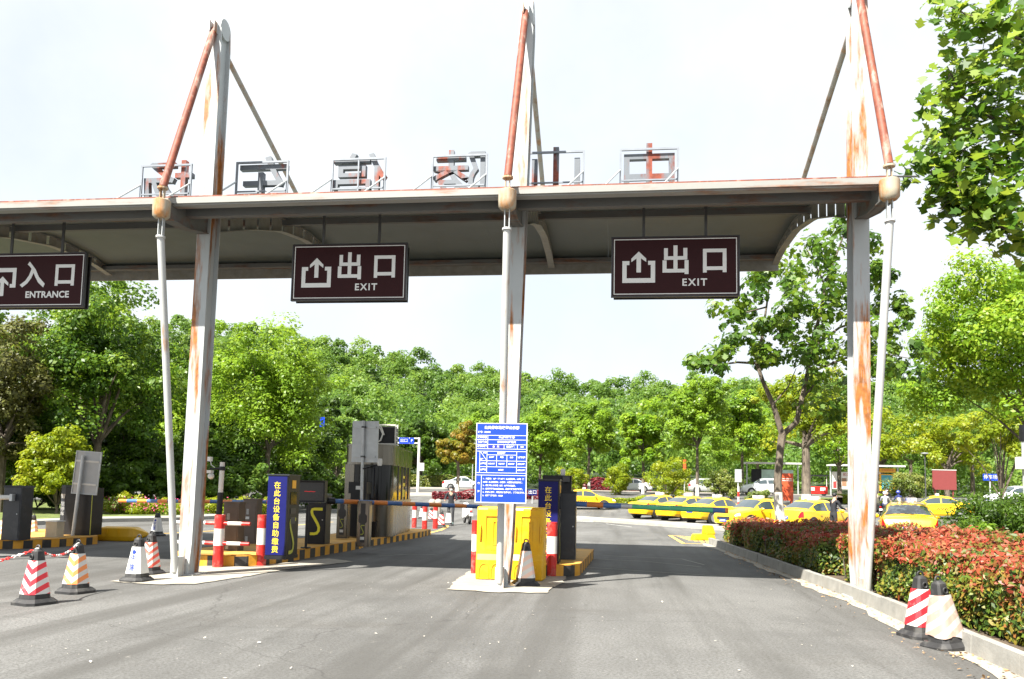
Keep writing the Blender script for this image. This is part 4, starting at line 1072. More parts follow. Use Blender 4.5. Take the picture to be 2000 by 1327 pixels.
# right hand set: posts, barriers, second pay machine, machines, arm
for px, py, lab in ((926, 1121, 'red and white post left of the yellow barriers'), ):
    u_, v_ = gu(px, py); ps = thing('striped_post', lab, 'bollard', gp(u_, v_), -A, 'red and white striped posts'); gpost(None, ps, 0, 0, 1.0, .062)
u_, v_ = gu(1077, 1126); ps = thing('guard_rail', 'red and white post with short rails right of the yellow barriers', 'guard rail', gp(u_, v_), -A); gpost(None, ps, 0, 0, 1.0)
for z in (.44, .86): b = MB(); b.cyl((-.02, 0, z), (-1.25, .1, z), .036, n=12); b.build('rail', 'red_paint', ps, True)
def water_barrier(label, u, v, w, h, d, rz=0):
    root = thing('water_barrier', label, 'barrier', gp(u, v, .014), -A + rz, 'yellow plastic water barriers')
    b = MB(); y = d / 2
    prof = [(-y, .0), (-y, .34), (-y + .05, .44), (-y + .07, h - .06), (-y + .10, h), (y - .10, h), (y - .07, h - .06), (y - .05, .44), (y, .34), (y, 0)]
    V = [(x, yy, z) for x in (-w / 2, w / 2) for yy, z in prof]; n = len(prof)
    b.add(V, [(i, i + 1, n + i + 1, n + i) for i in range(n - 1)] + [tuple(range(n - 1, -1, -1)), tuple(range(n, 2 * n)), (0, n, 2 * n - 1, n - 1)])
    o = b.build('shell', 'yellow_plastic', root); bv = o.modifiers.new('b', 'BEVEL'); bv.width = .022; bv.segments = 2
    f = -y + .062
    def frame(x0, x1, z0, z1, t=.022, nm='moulded_rib'):
        q = MB()
        for c, sz in ((((x0 + x1) / 2, f, z1), (x1 - x0, .03, t)), (((x0 + x1) / 2, f, z0), (x1 - x0, .03, t)), ((x0, f, (z0 + z1) / 2), (t, .03, z1 - z0)), ((x1, f, (z0 + z1) / 2), (t, .03, z1 - z0))): q.box(c, sz)
        q.build(nm, 'yellow_plastic', root)
    frame(-w * .22, w * .34, .52, h - .16)
    frame(0.01, w * .12, .60, h - .26, .018)
    for sx in (-.38, .42):
        q = MB(); q.tube([(w * sx, f - .004, .66), (w * sx, f - .03, .70), (w * sx, f - .03, .90), (w * sx, f - .004, .94)], .014, 8); q.build('handle', 'yellow_plastic', root, True)
    for sx in (-.24, .14):
        q = MB(); P = arc(0, .16, .085, .12, 0, 180, 8) + [(-.085, .02), (.085, .02)]
        q.tube([(w * sx + a_, -y - .002, b_) for a_, b_ in P], .012, 6, closed=True); q.build('moulded_arch', 'yellow_plastic', root, True)
    q = MB(); q.box((w * .05, -y + .085, h - .045), (w * .42, .03, .028)); q.build('top_slot', 'kerb_yellow', root)
    return root
u_, v_ = gu(956, 1134); water_barrier('bright yellow plastic barrier left of the middle column', u_ + .02, v_ + .2, .56, 1.27, .42, R(3))
u_, v_ = gu(1030, 1136); water_barrier('yellow plastic barrier right of the middle column, behind a cone', u_, v_ + .2, .56, 1.27, .42, R(-4))
u_, v_ = tog(at(1072, 1100, 15.6)); pay_machine('blue faced pay machine half hidden by the striped post', u_, v_, H1 - .02, 1.58)
v_ -= .2
gate_cabinet('black barrier cabinet behind the right hand pay machine', u_ + .30, v_ + 1.1, H1, .34, .42, 1.32, None); SC_ = (u_ + .30, v_ + 1.1)
mc = thing('plate_camera', 'black plate reading camera column at the right island', 'camera', gp(u_ + .02, v_ + 1.9, H1), -A)
b = MB(); b.box((0, 0, .85), (.62, .18, 1.7)); b.build('column', 'black_metal', mc)
b = MB(); b.box((.2, -.12, 1.62), (.14, .25, .12)); b.build('camera', 'steel_dark', mc)
b = MB(); b.lathe([(.04, 1.7), (.05, 1.72), (.05, 1.82), (.04, 1.84)], 12, (.12, 0, 0)); b.build('dome', 'white_paint', mc, True)
b = MB(); b.box((.10, -.094, 1.25), (.12, .006, .09)); b.build('yellow_label', 'logo_yellow', mc)
pC0, pC1 = at(1112, 984, gp(*SC_).y + .1), at(1422, 998, gp(*SC_).y - .3)
greens = [(.36, 'arm_blue'), (.33, 'orange_paint'), (.36, 'arm_blue'), (.22, 'galvanised'), (1.6, 'arm_green'), (.24, 'arm_blue'), (.36, 'orange_paint'), (.40, 'arm_blue'), (.4, 'orange_paint')]
ac_ = arm('blue orange and green boom across the right lane', pC0, pC1, pC0.z, pC1.z, greens)
vec = pC1 - pC0
tt = text('一车一杆 损坏赔偿2000元', ac_, tuple(vec * .50 + Vector((0, -.049, 0))), .075, 'white_film', 'lettering', spacing=1.15); tt.rotation_euler = (R(90), math.atan2(-vec.z, vec.x), 0); tt.rotation_euler.z = math.atan2(vec.y, vec.x)

# blue tariff board on the middle column
p = at(979, 905, 0 + gp(0, -1.0).y); ib = thing('tariff_board', 'blue parking tariff board fixed to the middle column', 'sign', (p.x, p.y, at(979, 983, p.y).z), -A + R(1.5))
BWd, BH = .80, at(979, 827, p.y).z - at(979, 983, p.y).z
b = MB(); b.box((0, 0, BH / 2), (BWd, .02, BH)); b.build('board', 'blue_board', ib)
b = MB()
for c, sz in (((0, -.012, BH - .006), (BWd, .006, .012)), ((0, -.012, .006), (BWd, .006, .012)), ((-BWd / 2 + .006, -.012, BH / 2), (.012, .006, BH - .024)), ((BWd / 2 - .006, -.012, BH / 2), (.012, .006, BH - .024))): b.box(c, sz)
b.build('white_border', 'white_film', ib)
def bx(f): return (f - .5) * BWd
def bz(f): return (1 - f) * BH
ln = MB()
def hl(f, x0=.02, x1=.98): ln.box((bx((x0 + x1) / 2), -.0115, bz(f)), (BWd * (x1 - x0), .003, .0075))
def vl(x, f0, f1): ln.box((bx(x), -.0117, bz((f0 + f1) / 2)), (.0075, .003, BH * (f1 - f0)))
for f in (.155, .21, .27, .325, .355, .625, .655): hl(f)
for f in (.40, ): hl(f, .22, .80)
for f in (.475, .55): hl(f, .08, .98)
vl(.23, .155, .325); vl(.55, .27, .325); vl(.81, .27, .325); vl(.08, .355, .625); vl(.22, .355, .625); vl(.80, .355, .625); vl(.41, .40, .55); vl(.61, .40, .55); vl(.12, .655, .99)
ln.build('table_lines', 'white_film', ib)
db = MB(); db.box((bx(.39), -.0112, bz(.2975)), (BWd * .3, .003, BH * .045)); db.build('dark_cell', 'blue_dark', ib)
dl = MB(); dl.ribbon([(bx(.09), bz(.36)), (bx(.215), bz(.47))], .008, -.0113); dl.build('diagonal_line', 'white_film', ib)
TX = [('公共停车场收费公示牌', .5, .06, .055), ('编号：320102', .16, .115, .032), ('收费单位', .12, .182, .036), ('中山陵园管理局', .6, .182, .036), ('停车地点', .12, .24, .036), ('南京市中山陵境内', .6, .24, .036), ('收费时间', .12, .297, .036), ('全　天', .39, .297, .034), ('泊位总数', .68, .297, .034), ('280', .9, .297, .032),
      ('白天时段', .5, .378, .032), ('时段', .18, .378, .026), ('车型', .12, .455, .026), ('首小时', .31, .43, .026), ('其后', .51, .43, .026), ('全日', .70, .43, .026), ('夜间时段', .89, .43, .032), ('小型车', .15, .512, .032), ('10元/小时', .31, .512, .026), ('5元/小时', .51, .512, .026), ('5元/小时', .70, .512, .026), ('5元/2小时', .89, .512, .026), ('大型车', .15, .588, .032), ('20元/次', .5, .588, .026), ('10元/2小时', .89, .588, .026), ('备', .07, .76, .036), ('注', .07, .86, .036)]
for s, fx, fz, sz in TX: text(s, ib, (bx(fx), -.0145, bz(fz)), sz, 'white_film', bold=.0016)
for i, s in enumerate(('1、大型车：10座（含10座）以上的客车，4.5吨（含', '4.5吨）以上的货车；小型车：大型车以外的车辆。', '2、车辆进入停车场（点）15分钟内免费。', '3、白天时段为8:00至20:00，其余时段为夜间时段。', '4、残疾人凭证、军警车辆免费停放，特殊车辆除外。', '5、价格举报电话：12358')):
    text(s, ib, (bx(.15), -.0145, bz(.70 + i * .042)), .0285, 'white_film', align='LEFT', bold=.0012)
for z in (.25, BH - .25): b = MB(); b.box((.03, .07, z), (.3, .12, .03)); b.build('clamp_bar', 'galvanised', ib)

# ------------------------------------------------------------------ things on the far left island
gate_cabinet_root = gate_cabinet('dark grey barrier cabinet at the left picture edge', *[a + b for a, b in zip(gu(12, 1056, .2), (0, .3))], .2, .46, .42, 1.22, None)
am = MB(); p = at(-60, 971, gate_cabinet_root.location.y - .3); q = at(24, 972, gate_cabinet_root.location.y - .3); ar_ = thing('white_boom', 'white boom end resting at the left edge cabinet', 'barrier arm', p)
am.cyl((0, 0, 0), q - p, .055, n=10); am.build('boom', 'white_paint', ar_, True); am = MB(); am.box(q - p, (.06, .13, .16)); am.build('end_cap', 'galvanised', ar_)
u_, v_ = gu(98, 1050, .2); bx_ = thing('beige_box', 'small stained beige box on the far left island', 'box', gp(u_, v_ + .15, .2), -A)
b = MB(); b.box((0, 0, .19), (.30, .28, .38)); b.build('body', 'beige_box', bx_); b = MB(); b.box((0, 0, .395), (.34, .32, .03)); b.build('lid', 'galvanised', bx_)
u_, v_ = gu(140, 1046, .2); tc_ = thing('tall_cabinet', 'tall dark cabinet with white lettering behind the tilted sign', 'cabinet', gp(u_, v_ + .4, .2), -A)
b = MB(); b.box((.02, 0, .62), (.74, .5, 1.24)); b.build('housing', 'black_metal', tc_)
b = MB(); b.prism([(-.5, -.22), (-.38, -.22), (-.38, .22), (-.5, .22)], 0, 1.3); b.build('side_panel', 'charcoal_metal', tc_)
text('智', tc_, (-.44, -.224, 1.0), .13, 'white_film'); 
for i, ch in enumerate('慧停车'): text(ch, tc_, (-.44, -.224, .80 - i * .13), .12, 'galvanised')
b = MB(); b.box((.402, -.246, .62), (.012, .02, 1.2)); b.build('yellow_edge', 'logo_olive', tc_)
u_, v_ = gu(147, 1046, .2); tl = thing('tilted_sign', 'tilted grey sign board seen from behind on a leaning post', 'sign', gp(u_, v_ - .1, .2), -A)
tl.rotation_euler = (R(-1), R(3.2), -A + R(6))
b = MB(); b.cyl((0, 0, -.05), (0, 0, 2.08), .045, n=12); b.build('post', 'galvanised', tl, True)
b = MB(); b.box((.11, .085, 1.64), (.64, .02, 1.12)); b.build('board', 'sign_back', tl)
b = MB()
for c, sz in (((.11, .08, 2.195), (.67, .05, .02)), ((.11, .08, 1.085), (.67, .05, .02)), ((-.215, .08, 1.64), (.02, .05, 1.1)), ((.435, .08, 1.64), (.02, .05, 1.1))): b.box(c, sz)
b.build('rim', 'galvanised', tl)
for z in (1.94, 1.34): b = MB(); b.box((.11, .06, z), (.60, .03, .05)); b.build('clamp_bar', 'white_paint', tl)
# yellow barrier lying on its side
p = g(232, 1057); ly = thing('lying_barrier', 'yellow plastic barrier block lying on the road behind the cones', 'barrier', (p.x, p.y + .15, 0), R(-3))
b = MB(); hexp = [(.0, -.24), (.12, -.26), (.36, -.2), (.38, .16), (.2, .24), (0, .22)]
V = []
for x, k in ((-.62, .82), (-.52, 1.), (.32, 1.), (.42, .96), (.74, .25)):
    V += [(x, yy * k, .19 + (z - .19) * k) for z, yy in hexp]
Fs = []
for i in range(4):
    for j in range(6): Fs.append((i * 6 + j, i * 6 + (j + 1) % 6, (i + 1) * 6 + (j + 1) % 6, (i + 1) * 6 + j))
b.add(V, Fs + [tuple(range(5, -1, -1)), tuple(range(24, 30))]); o = b.build('shell', 'yellow_plastic', ly); bv = o.modifiers.new('b', 'BEVEL'); bv.width = .03; bv.segments = 2
b = MB()
for x in (-.3, .02): b.box((x, -.245, .22), (.03, .03, .2))
b.build('moulded_rib', 'yellow_plastic', ly)

# striped posts and stone balls beyond the booth
for px, py, lab in ((809, 1031, 'striped post close to the booth corner'), (829, 1038, 'middle one of three striped posts beside the booth'), (850, 1033, 'striped post furthest from the booth')):
    p = g(px, py); ps = thing('striped_post', 'red and white ' + lab, 'bollard', p, -A, 'red and white striped posts'); gpost(None, ps, 0, 0, .98, .10)
for px, lab in ((845, 'left'), (857, 'right')):
    p = onland(px, 56); ps = thing('stone_bollard', 'round white stone ball bollard, %s one behind the striped posts' % lab, 'bollard', p, 0, 'stone ball bollards')
    b = MB(); b.ball((0, 0, .62), .26, 14, 10); b.build('ball', 'concrete_pale', ps, True); b = MB(); b.lathe([(.2, 0), (.2, .1), (.12, .38)], 12); b.build('foot', 'concrete_pale', ps, True)
# yellow block at the planter nose
p = g(1378, 1056); yb = thing('yellow_block', 'yellow plastic block at the nose of the hedge planter', 'barrier', (p.x, p.y + .2, 0), R(20))
b = MB(); b.prism([(-.55, -.2), (.35, -.24), (.4, .2), (-.5, .15)], 0, .22, top=.85); b.prism([(-.05, -.2), (.35, -.22), (.36, .18), (-.02, .15)], .2, .52, top=.75); o = b.build('shell', 'yellow_plastic', yb); bv = o.modifiers.new('b', 'BEVEL'); bv.width = .04; bv.segments = 2

# ------------------------------------------------------------------ cars
CX = [-2.28, -2.24, -2.12, -1.90, -1.50, -1.10, -.75, -.30, .10, .40, .70, 1.02, 1.40, 1.80, 2.08, 2.22, 2.28]
CT = [.60, .84, .98, 1.02, 1.045, 1.25, 1.405, 1.465, 1.465, 1.42, 1.24, 1.01, .945, .88, .80, .70, .55]
CW = [.62, .74, .80, .835, .855, .865, .87, .87, .87, .865, .86, .855, .85, .83, .78, .70, .58]
def car_body(hs=1.0, ls=1.0, roofback=0.0):
    def S(x, v):
        zt_ = float(np.interp(x, CX, CT)); w = float(np.interp(x, CX, CW))
        if roofback: zt_ = max(zt_, float(np.interp(x, [-2.2, -2.0, -1.5, -.6, .1], [.9, 1.25, 1.42, 1.47, 1.4]))) if x < .1 else zt_
        zb_ = min(float(np.interp(x, [-2.28, -1.6, 0, 1.1, 2.28], [.92, .95, .92, .90, .70])), zt_ - .05)
        c = float(np.clip((zt_ - zb_ - .06) / .3, 0, 1))
        zlo = float(np.interp(abs(x), [0, 1.9, 2.28], [.20, .22, .30]))
        P = [(0, zlo), (w * .90, zlo), (w * .985, zlo + .13), (w, .60), (w * .97, zb_)]
        A5 = (w * .86, zt_ - .018); B5 = (.60, zt_ - .085); A6 = (w * .5, zt_); B6 = (.47, zt_ - .012)
        P += [(A5[0] + (B5[0] - A5[0]) * c, A5[1] + (B5[1] - A5[1]) * c), (A6[0] + (B6[0] - A6[0]) * c, A6[1] + (B6[1] - A6[1]) * c), (0, zt_ + .015)]
        i = min(int(v), 6); t = v - i
        return Vector((x * ls, P[i][0] + (P[i + 1][0] - P[i][0]) * t, (P[i][1] + (P[i + 1][1] - P[i][1]) * t) * hs))
    return S
def car_patch(S, xs, vs_, side, off=.0):
    V = []
    for x in xs:
        for v in vs_:
            p = S(x, v)
            if off:
                e = .01; du = S(min(x + e, 2.28), v) - S(max(x - e, -2.28), v); dv = S(x, min(v + e, 7)) - S(x, max(v - e, 0))
                n = du.cross(dv)
                if n.length > 1e-9:
                    n.normalize(); q = p - Vector((0, 0, .6))
                    if n.dot(q) < 0: n = -n
                    p = p + n * off
            V.append((p.x, p.y * side, p.z))
    k = len(vs_); Fs = [(i * k + j, i * k + j + 1, (i + 1) * k + j + 1, (i + 1) * k + j) for i in range(len(xs) - 1) for j in range(k - 1)]
    if side < 0: Fs = [f[::-1] for f in Fs]
    return V, Fs
def car(name, label, loc, rz, paint='taxi_yellow', sign=True, hs=1., ls=1., cat='taxi', group='yellow taxis parked behind the gate', suv=0, plate=True):
    root = thing(name, label, cat, loc, rz, group); S = car_body(hs, ls, suv)
    X = list(np.linspace(-2.28, 2.28, 58)); VS = list(np.linspace(0, 7, 29))
    b = MB()
    for sd in (1, -1): V, Fs = car_patch(S, X, VS, sd); b.add(V, Fs)
    for xe in (-2.28, 2.28):
        P = [S(xe, v) for v in VS]; pts = [(p.x, p.y, p.z) for p in P] + [(p.x, -p.y, p.z) for p in P[::-1]]
        b.add(pts, [tuple(range(len(pts)))])
    b.build('body', paint, root, True)
    def patch(nm, x0, x1, v0, v1, sides, m, off=.008, nx=8, nv=4):
        for sd in sides:
            q = MB(); V, Fs = car_patch(S, list(np.linspace(x0, x1, nx)), list(np.linspace(v0, v1, nv)), sd, off); q.add(V, Fs); q.build(nm, m, root, True)
    def both(nm, x0, x1, v0, m, off=.008):
        q = MB()
        for sd in (1, -1): V, Fs = car_patch(S, list(np.linspace(x0, x1, 7)), list(np.linspace(v0, 7, 7)), sd, off); q.add(V, Fs)
        q.build(nm, m, root, True)
    both('windscreen', .44, 1.0, 5.1, 'car_glass'); both('rear_window', -1.98 if suv else -1.44, -1.62 if suv else -.86, 5.1, 'car_glass')
    patch('side_window', -.16, .72, 4.10, 4.90, (1, -1), 'car_glass'); patch('side_window', -1.12, -.24, 4.10, 4.90, (1, -1), 'car_glass')
    patch('taillight', -2.25, -2.02, 3.30, 4.05, (1, -1), 'taillight', .012); patch('headlight', 1.98, 2.22, 3.35, 4.3, (1, -1), 'headlight', .012)
    for x in (-1.34, 1.36):
        for sd in (1, -1):
            q = MB(); q.cyl((x * ls, sd * .68, .33), (x * ls, sd * .874, .33), .385, n=22); q.build('wheel_arch', 'car_grille', root, True)
            w = MB(); w.lathe([(.20, -.10), (.29, -.10), (.315, -.07), (.315, .07), (.29, .10), (.20, .10)], 22); wo_ = w.build('wheel', 'tyre', root, True); wo_.location = (x * ls, sd * .80, .315); wo_.rotation_euler = (R(-90 * sd), 0, 0)
            r_ = MB(); r_.cyl((0, 0, .06), (0, 0, .085), .07, n=10)
            for k in range(7): a_ = 2 * PI * k / 7; r_.box((.13 * math.cos(a_), .13 * math.sin(a_), .085), (.17, .05, .02), a_)
            r_.lathe([(.175, .06), (.215, .06), (.215, .103), (.175, .103)], 22); r_.build('rim', 'rim', wo_)
    q = MB(); q.box((2.275 * ls, 0, .52 * hs), (.03, .8, .16)); q.build('grille', 'car_grille', root)
    q = MB(); q.box((0, 0, .25), (3.9 * ls, 1.5, .12)); q.build('underbody', 'car_grille', root)
    if plate:
        for x in (-2.30, 2.30): q = MB(); q.box((x * ls, 0, (.66 if x < 0 else .42) * hs), (.012, .42, .13)); q.build('number_plate', 'plate_blue', root); q = MB(); q.box(((x + (.008 if x > 0 else -.008)) * ls, 0, (.66 if x < 0 else .42) * hs), (.004, .30, .055)); q.build('plate_characters', 'white_film', root)
    for sd in (1, -1): q = MB(); q.ball((.72 * ls, sd * .95, .96 * hs), (.07, .11, .075), 10, 8); q.build('mirror', paint, root, True)
    for sd in (1, -1):
        for x in (.10, -.80): q = MB(); q.box((x * ls, sd * .875, .80 * hs), (.16, .02, .025)); q.build('door_handle', paint, root)
    if sign:
        q = MB(); q.box((-.05, 0, 1.545), (.20, .62, .13), bev=.03); q.build('roof_sign', 'white_film', root, True)
        q = MB(); q.box((-.05, 0, 1.475), (.10, .9, .02)); q.build('sign_rack', 'steel_dark', root)
        for sx in (1, -1): o_ = text('出租车', root, (-.05 + sx * .104, 0, 1.545), .115, 'text_blue', 'lettering', bold=.002); o_.rotation_euler = (R(90), 0, R(90 * sx))
        for sd in (1, -1):
            q = MB()
            for i in range(9):
                for j in range(2):
                    if (i + j) % 2: q.box((-.55 + i * .075, sd * (.878), .68 - j * .07), (.07, .006, .065))
            q.build('chequer_band', 'checker', root)
    return root
def place(px, d): return onland(px, d)
TAXI = [('yellow taxi driving right, beyond the right island', 1142, 60, 0), ('leftmost of the three yellow taxis parked nose away', 1290, 51, 40), ('middle one of the three yellow taxis parked nose away', 1346, 49, 38), ('third parked yellow taxi, partly behind the boom tip', 1402, 46, 34),
        ('yellow taxi facing the camera, left of the forked tree trunk', 1480, 39, -150), ('yellow taxi seen from behind, right of the forked tree trunk', 1590, 37, 36), ('yellow taxi seen straight from behind over the red hedge', 1770, 27.5, 66), ('yellow taxi facing left behind the dark shrub', 1828, 52, 158)]
for lab, px, d, a_ in TAXI: car('taxi', lab, place(px, d), R(a_))
car('white_sedan', 'white sedan on the far road between the young plane trees', place(1232, 88), R(178), 'car_white', False, cat='car', group='cars on the far road')
car('silver_hatchback', 'silver car on the far road behind a plane trunk', place(1385, 86), R(-12), 'car_silver', False, 1.08, .95, 'car', 'cars on the far road', 1)
car('white_sedan', 'white car on the far road just left of the blue board', place(905, 88), R(0), 'car_white', False, cat='car', group='cars on the far road')
car('white_sedan', 'white car behind the round clipped bush', place(1492, 80), R(175), 'car_white', False, 1.12, 1., 'car', 'cars on the far road', 1)
car('white_sedan', 'white car at the right picture edge under the tree', place(1985, 62), R(182), 'car_white', False, 1.1, 1., 'car', 'cars on the far road', 1)

# ------------------------------------------------------------------ people
def person(label, loc, rz, joints, cols, hair='hair', mask=True, helmet=None, name='person', hs=1.):
    """joints: dict of joint -> (x, y, z); one skinned body, clothes by region; faces +y locally"""
    root = thing(name, label, 'person', loc, rz)
    J = joints
    chainv = [('pelvis', .135), ('waist', .12), ('chest', .15), ('neck', .058), ('head', .085), ('crown', .075)]
    verts, rad, edges, reg = [], [], [], []
    idx = {}
    def add(nm, r, par=None, region='top'):
        idx[nm] = len(verts); verts.append(J[nm]); rad.append(r)
        if par: edges.append((idx[par], idx[nm])); reg.append(region)
    add('pelvis', .13); add('waist', .118, 'pelvis', 'top'); add('chest', .145, 'waist', 'top'); add('neck', .055, 'chest', 'skin'); add('head', .088, 'neck', 'skin'); add('crown', .070, 'head', 'skin')
    for s in 'lr':
        add('sho' + s, .072, 'chest', 'top'); add('elb' + s, .05, 'sho' + s, 'top'); add('wri' + s, .034, 'elb' + s, 'top'); add('palm' + s, .03, 'wri' + s, 'skin')
        add('hip' + s, .098, 'pelvis', 'low'); add('kne' + s, .064, 'hip' + s, 'low'); add('ank' + s, .045, 'kne' + s, 'low'); add('toe' + s, .04, 'ank' + s, 'shoe')
    me = bpy.data.meshes.new('body'); me.from_pydata(verts, edges, []); ob = bpy.data.objects.new('body', me); COL.objects.link(ob)
    ob.modifiers.new('skin', 'SKIN')
    sv = me.skin_vertices[0].data
    for i, r in enumerate(rad): sv[i].radius = (r, r * (.82 if i < 3 else 1)); sv[i].use_root = (i == 0)
    sb = ob.modifiers.new('sub', 'SUBSURF'); sb.levels = 2; sb.render_levels = 2
    dg = bpy.context.evaluated_depsgraph_get(); dg.update()
    m2 = bpy.data.meshes.new_from_object(ob.evaluated_get(dg)); m2.name = 'body'
    bpy.data.objects.remove(ob)
    m2.materials.clear(); order = ['top', 'low', 'skin', 'shoe']
    for k in order: m2.materials.append(MATS[cols[k]])
    E = [(Vector(verts[a_]), Vector(verts[b_]), r) for (a_, b_), r in zip(edges, reg)]
    mi = []
    for p in m2.polygons:
        c = p.center; best = (9, 'top')
        for a_, b_, r in E:
            ab = b_ - a_; t = max(0, min(1, (c - a_).dot(ab) / max(ab.length_squared, 1e-9))); d = (c - a_ - ab * t).length
            if d < best[0]: best = (d, r)
        r = best[1]
        if r == 'top' and c.z < J['pelvis'][2] - .10 and abs(c.x) < .25: r = 'low'
        mi.append(order.index(r))
    m2.polygons.foreach_set('material_index', mi); m2.polygons.foreach_set('use_smooth', [True] * len(m2.polygons))
    bo_ = bpy.data.objects.new('body', m2); COL.objects.link(bo_); bo_.parent = root
    hd = Vector(J['head']); cw = Vector(J['crown']); f = Vector(J.get('face', (0, 1, 0))).normalized(); rt = f.cross(Vector((0, 0, 1))).normalized()
    hc = (hd + cw) / 2 + Vector((0, 0, .0))
    if helmet:
        q = MB(); q.ball(hc + Vector((0, 0, .05)) - f * .01, (.135, .145, .125), 14, 10); q.build('helmet', helmet, root, True)
    else:
        q = MB(); q.ball(hc + Vector((0, 0, .045)) - f * .022, (.098, .105, .092), 14, 10); q.build('hair', hair, root, True)
    q = MB(); q.ball(hc + f * .098 - Vector((0, 0, .02)), (.015, .018, .022), 8, 6); q.build('nose', 'skin', root, True)
    for sd in (1, -1):
        q = MB(); q.ball(hc + rt * .09 * sd - Vector((0, 0, .01)), (.014, .022, .03), 8, 6); q.build('ear', 'skin', root, True)
        q = MB(); q.ball(hc + f * .086 + rt * .034 * sd + Vector((0, 0, .012)), .012, 8, 6); q.build('eye', 'hair', root, True)
    if mask: q = MB(); q.ball(hc + f * .052 - Vector((0, 0, .052)), (.066, .066, .05), 12, 8); q.build('face_mask', 'mask_cloth', root, True)
    for s in 'lr':
        q = MB(); p0 = Vector(J['palm' + s]); d = (p0 - Vector(J['wri' + s])).normalized(); w = d.cross(Vector((1, 0, 0)) if abs(d.x) < .8 else Vector((0, 0, 1))).normalized(); dn = d.cross(w)
        for i in range(4): a_ = p0 + w * (i - 1.5) * .019; L = (.058, .068, .064, .05)[i]; q.tube([a_, a_ + d * L * .6, a_ + d * L + dn * .02], [.009, .008, .006], 6)
        a_ = p0 - w * .03 - d * .03; q.tube([a_, a_ - w * .025 + d * .03, a_ - w * .02 + d * .06], [.010, .009, .007], 6)
        q.build('fingers', cols['skin'], root, True)
    return root
def standing(dy=0, lean=0.0, arms='down', h=1.0, walk=.0):
    J = dict(pelvis=(0, 0, .95), waist=(0, .01, 1.10), chest=(0, .0 + lean, 1.32), neck=(0, .02 + lean, 1.50), head=(0, .045 + lean, 1.60), crown=(0, .045 + lean, 1.68),
             shol=(-.19, lean, 1.42), shor=(.19, lean, 1.42), hipl=(-.095, 0, .88), hipr=(.095, 0, .88), knel=(-.10, .03 + walk, .50), kner=(.11, .03 - walk * .3, .50), ankl=(-.105, walk * .8, .08), ankr=(.12, -walk, .09), toel=(-.115, .17 + walk * .8, .035), toer=(.135, .16 - walk, .035))
    if arms == 'down': J.update(elbl=(-.25, -.03 + lean, 1.15), elbr=(.25, -.03 + lean, 1.15), wril=(-.25, .08 + lean, .92), wrir=(.25, .08 + lean, .92), palml=(-.25, .11 + lean, .85), palmr=(.25, .11 + lean, .85))
    else: J.update(elbl=(-.27, .10 + lean, 1.16), elbr=(.27, .10 + lean, 1.16), wril=(-.22, .34 + lean, 1.12), wrir=(.24, .34 + lean, 1.10), palml=(-.21, .41 + lean, 1.11), palmr=(.24, .41 + lean, 1.09))
    return J
def seated(h=.78):
    return dict(pelvis=(0, 0, h + .06), waist=(0, .02, h + .22), chest=(0, .06, h + .44), neck=(0, .09, h + .62), head=(0, .12, h + .72), crown=(0, .12, h + .80), shol=(-.19, .06, h + .54), shor=(.19, .06, h + .54),
                elbl=(-.26, .16, h + .30), elbr=(.26, .16, h + .30), wril=(-.24, .40, h + .26), wrir=(.24, .40, h + .26), palml=(-.24, .47, h + .26), palmr=(.24, .47, h + .26),
                hipl=(-.10, .04, h + .02), hipr=(.10, .04, h + .02), knel=(-.15, .44, h - .02), kner=(.15, .44, h - .02), ankl=(-.14, .40, h - .44), ankr=(.14, .40, h - .44), toel=(-.15, .55, h - .49), toer=(.15, .55, h - .49))
GUARD = dict(top='cloth_black', low='cloth_dark', skin='skin', shoe='shoe')
p = g(880, 1025); person('standing guard in black with a pale face mask beside the white scooter', p, R(178), standing(arms='fwd', walk=.06), GUARD)
p = onland(1627, 33.5); j = standing(arms='fwd', lean=.06); person('man in dark jacket and mask walking behind the hedge', p, R(-68), j, dict(GUARD, low='cloth_dark'))
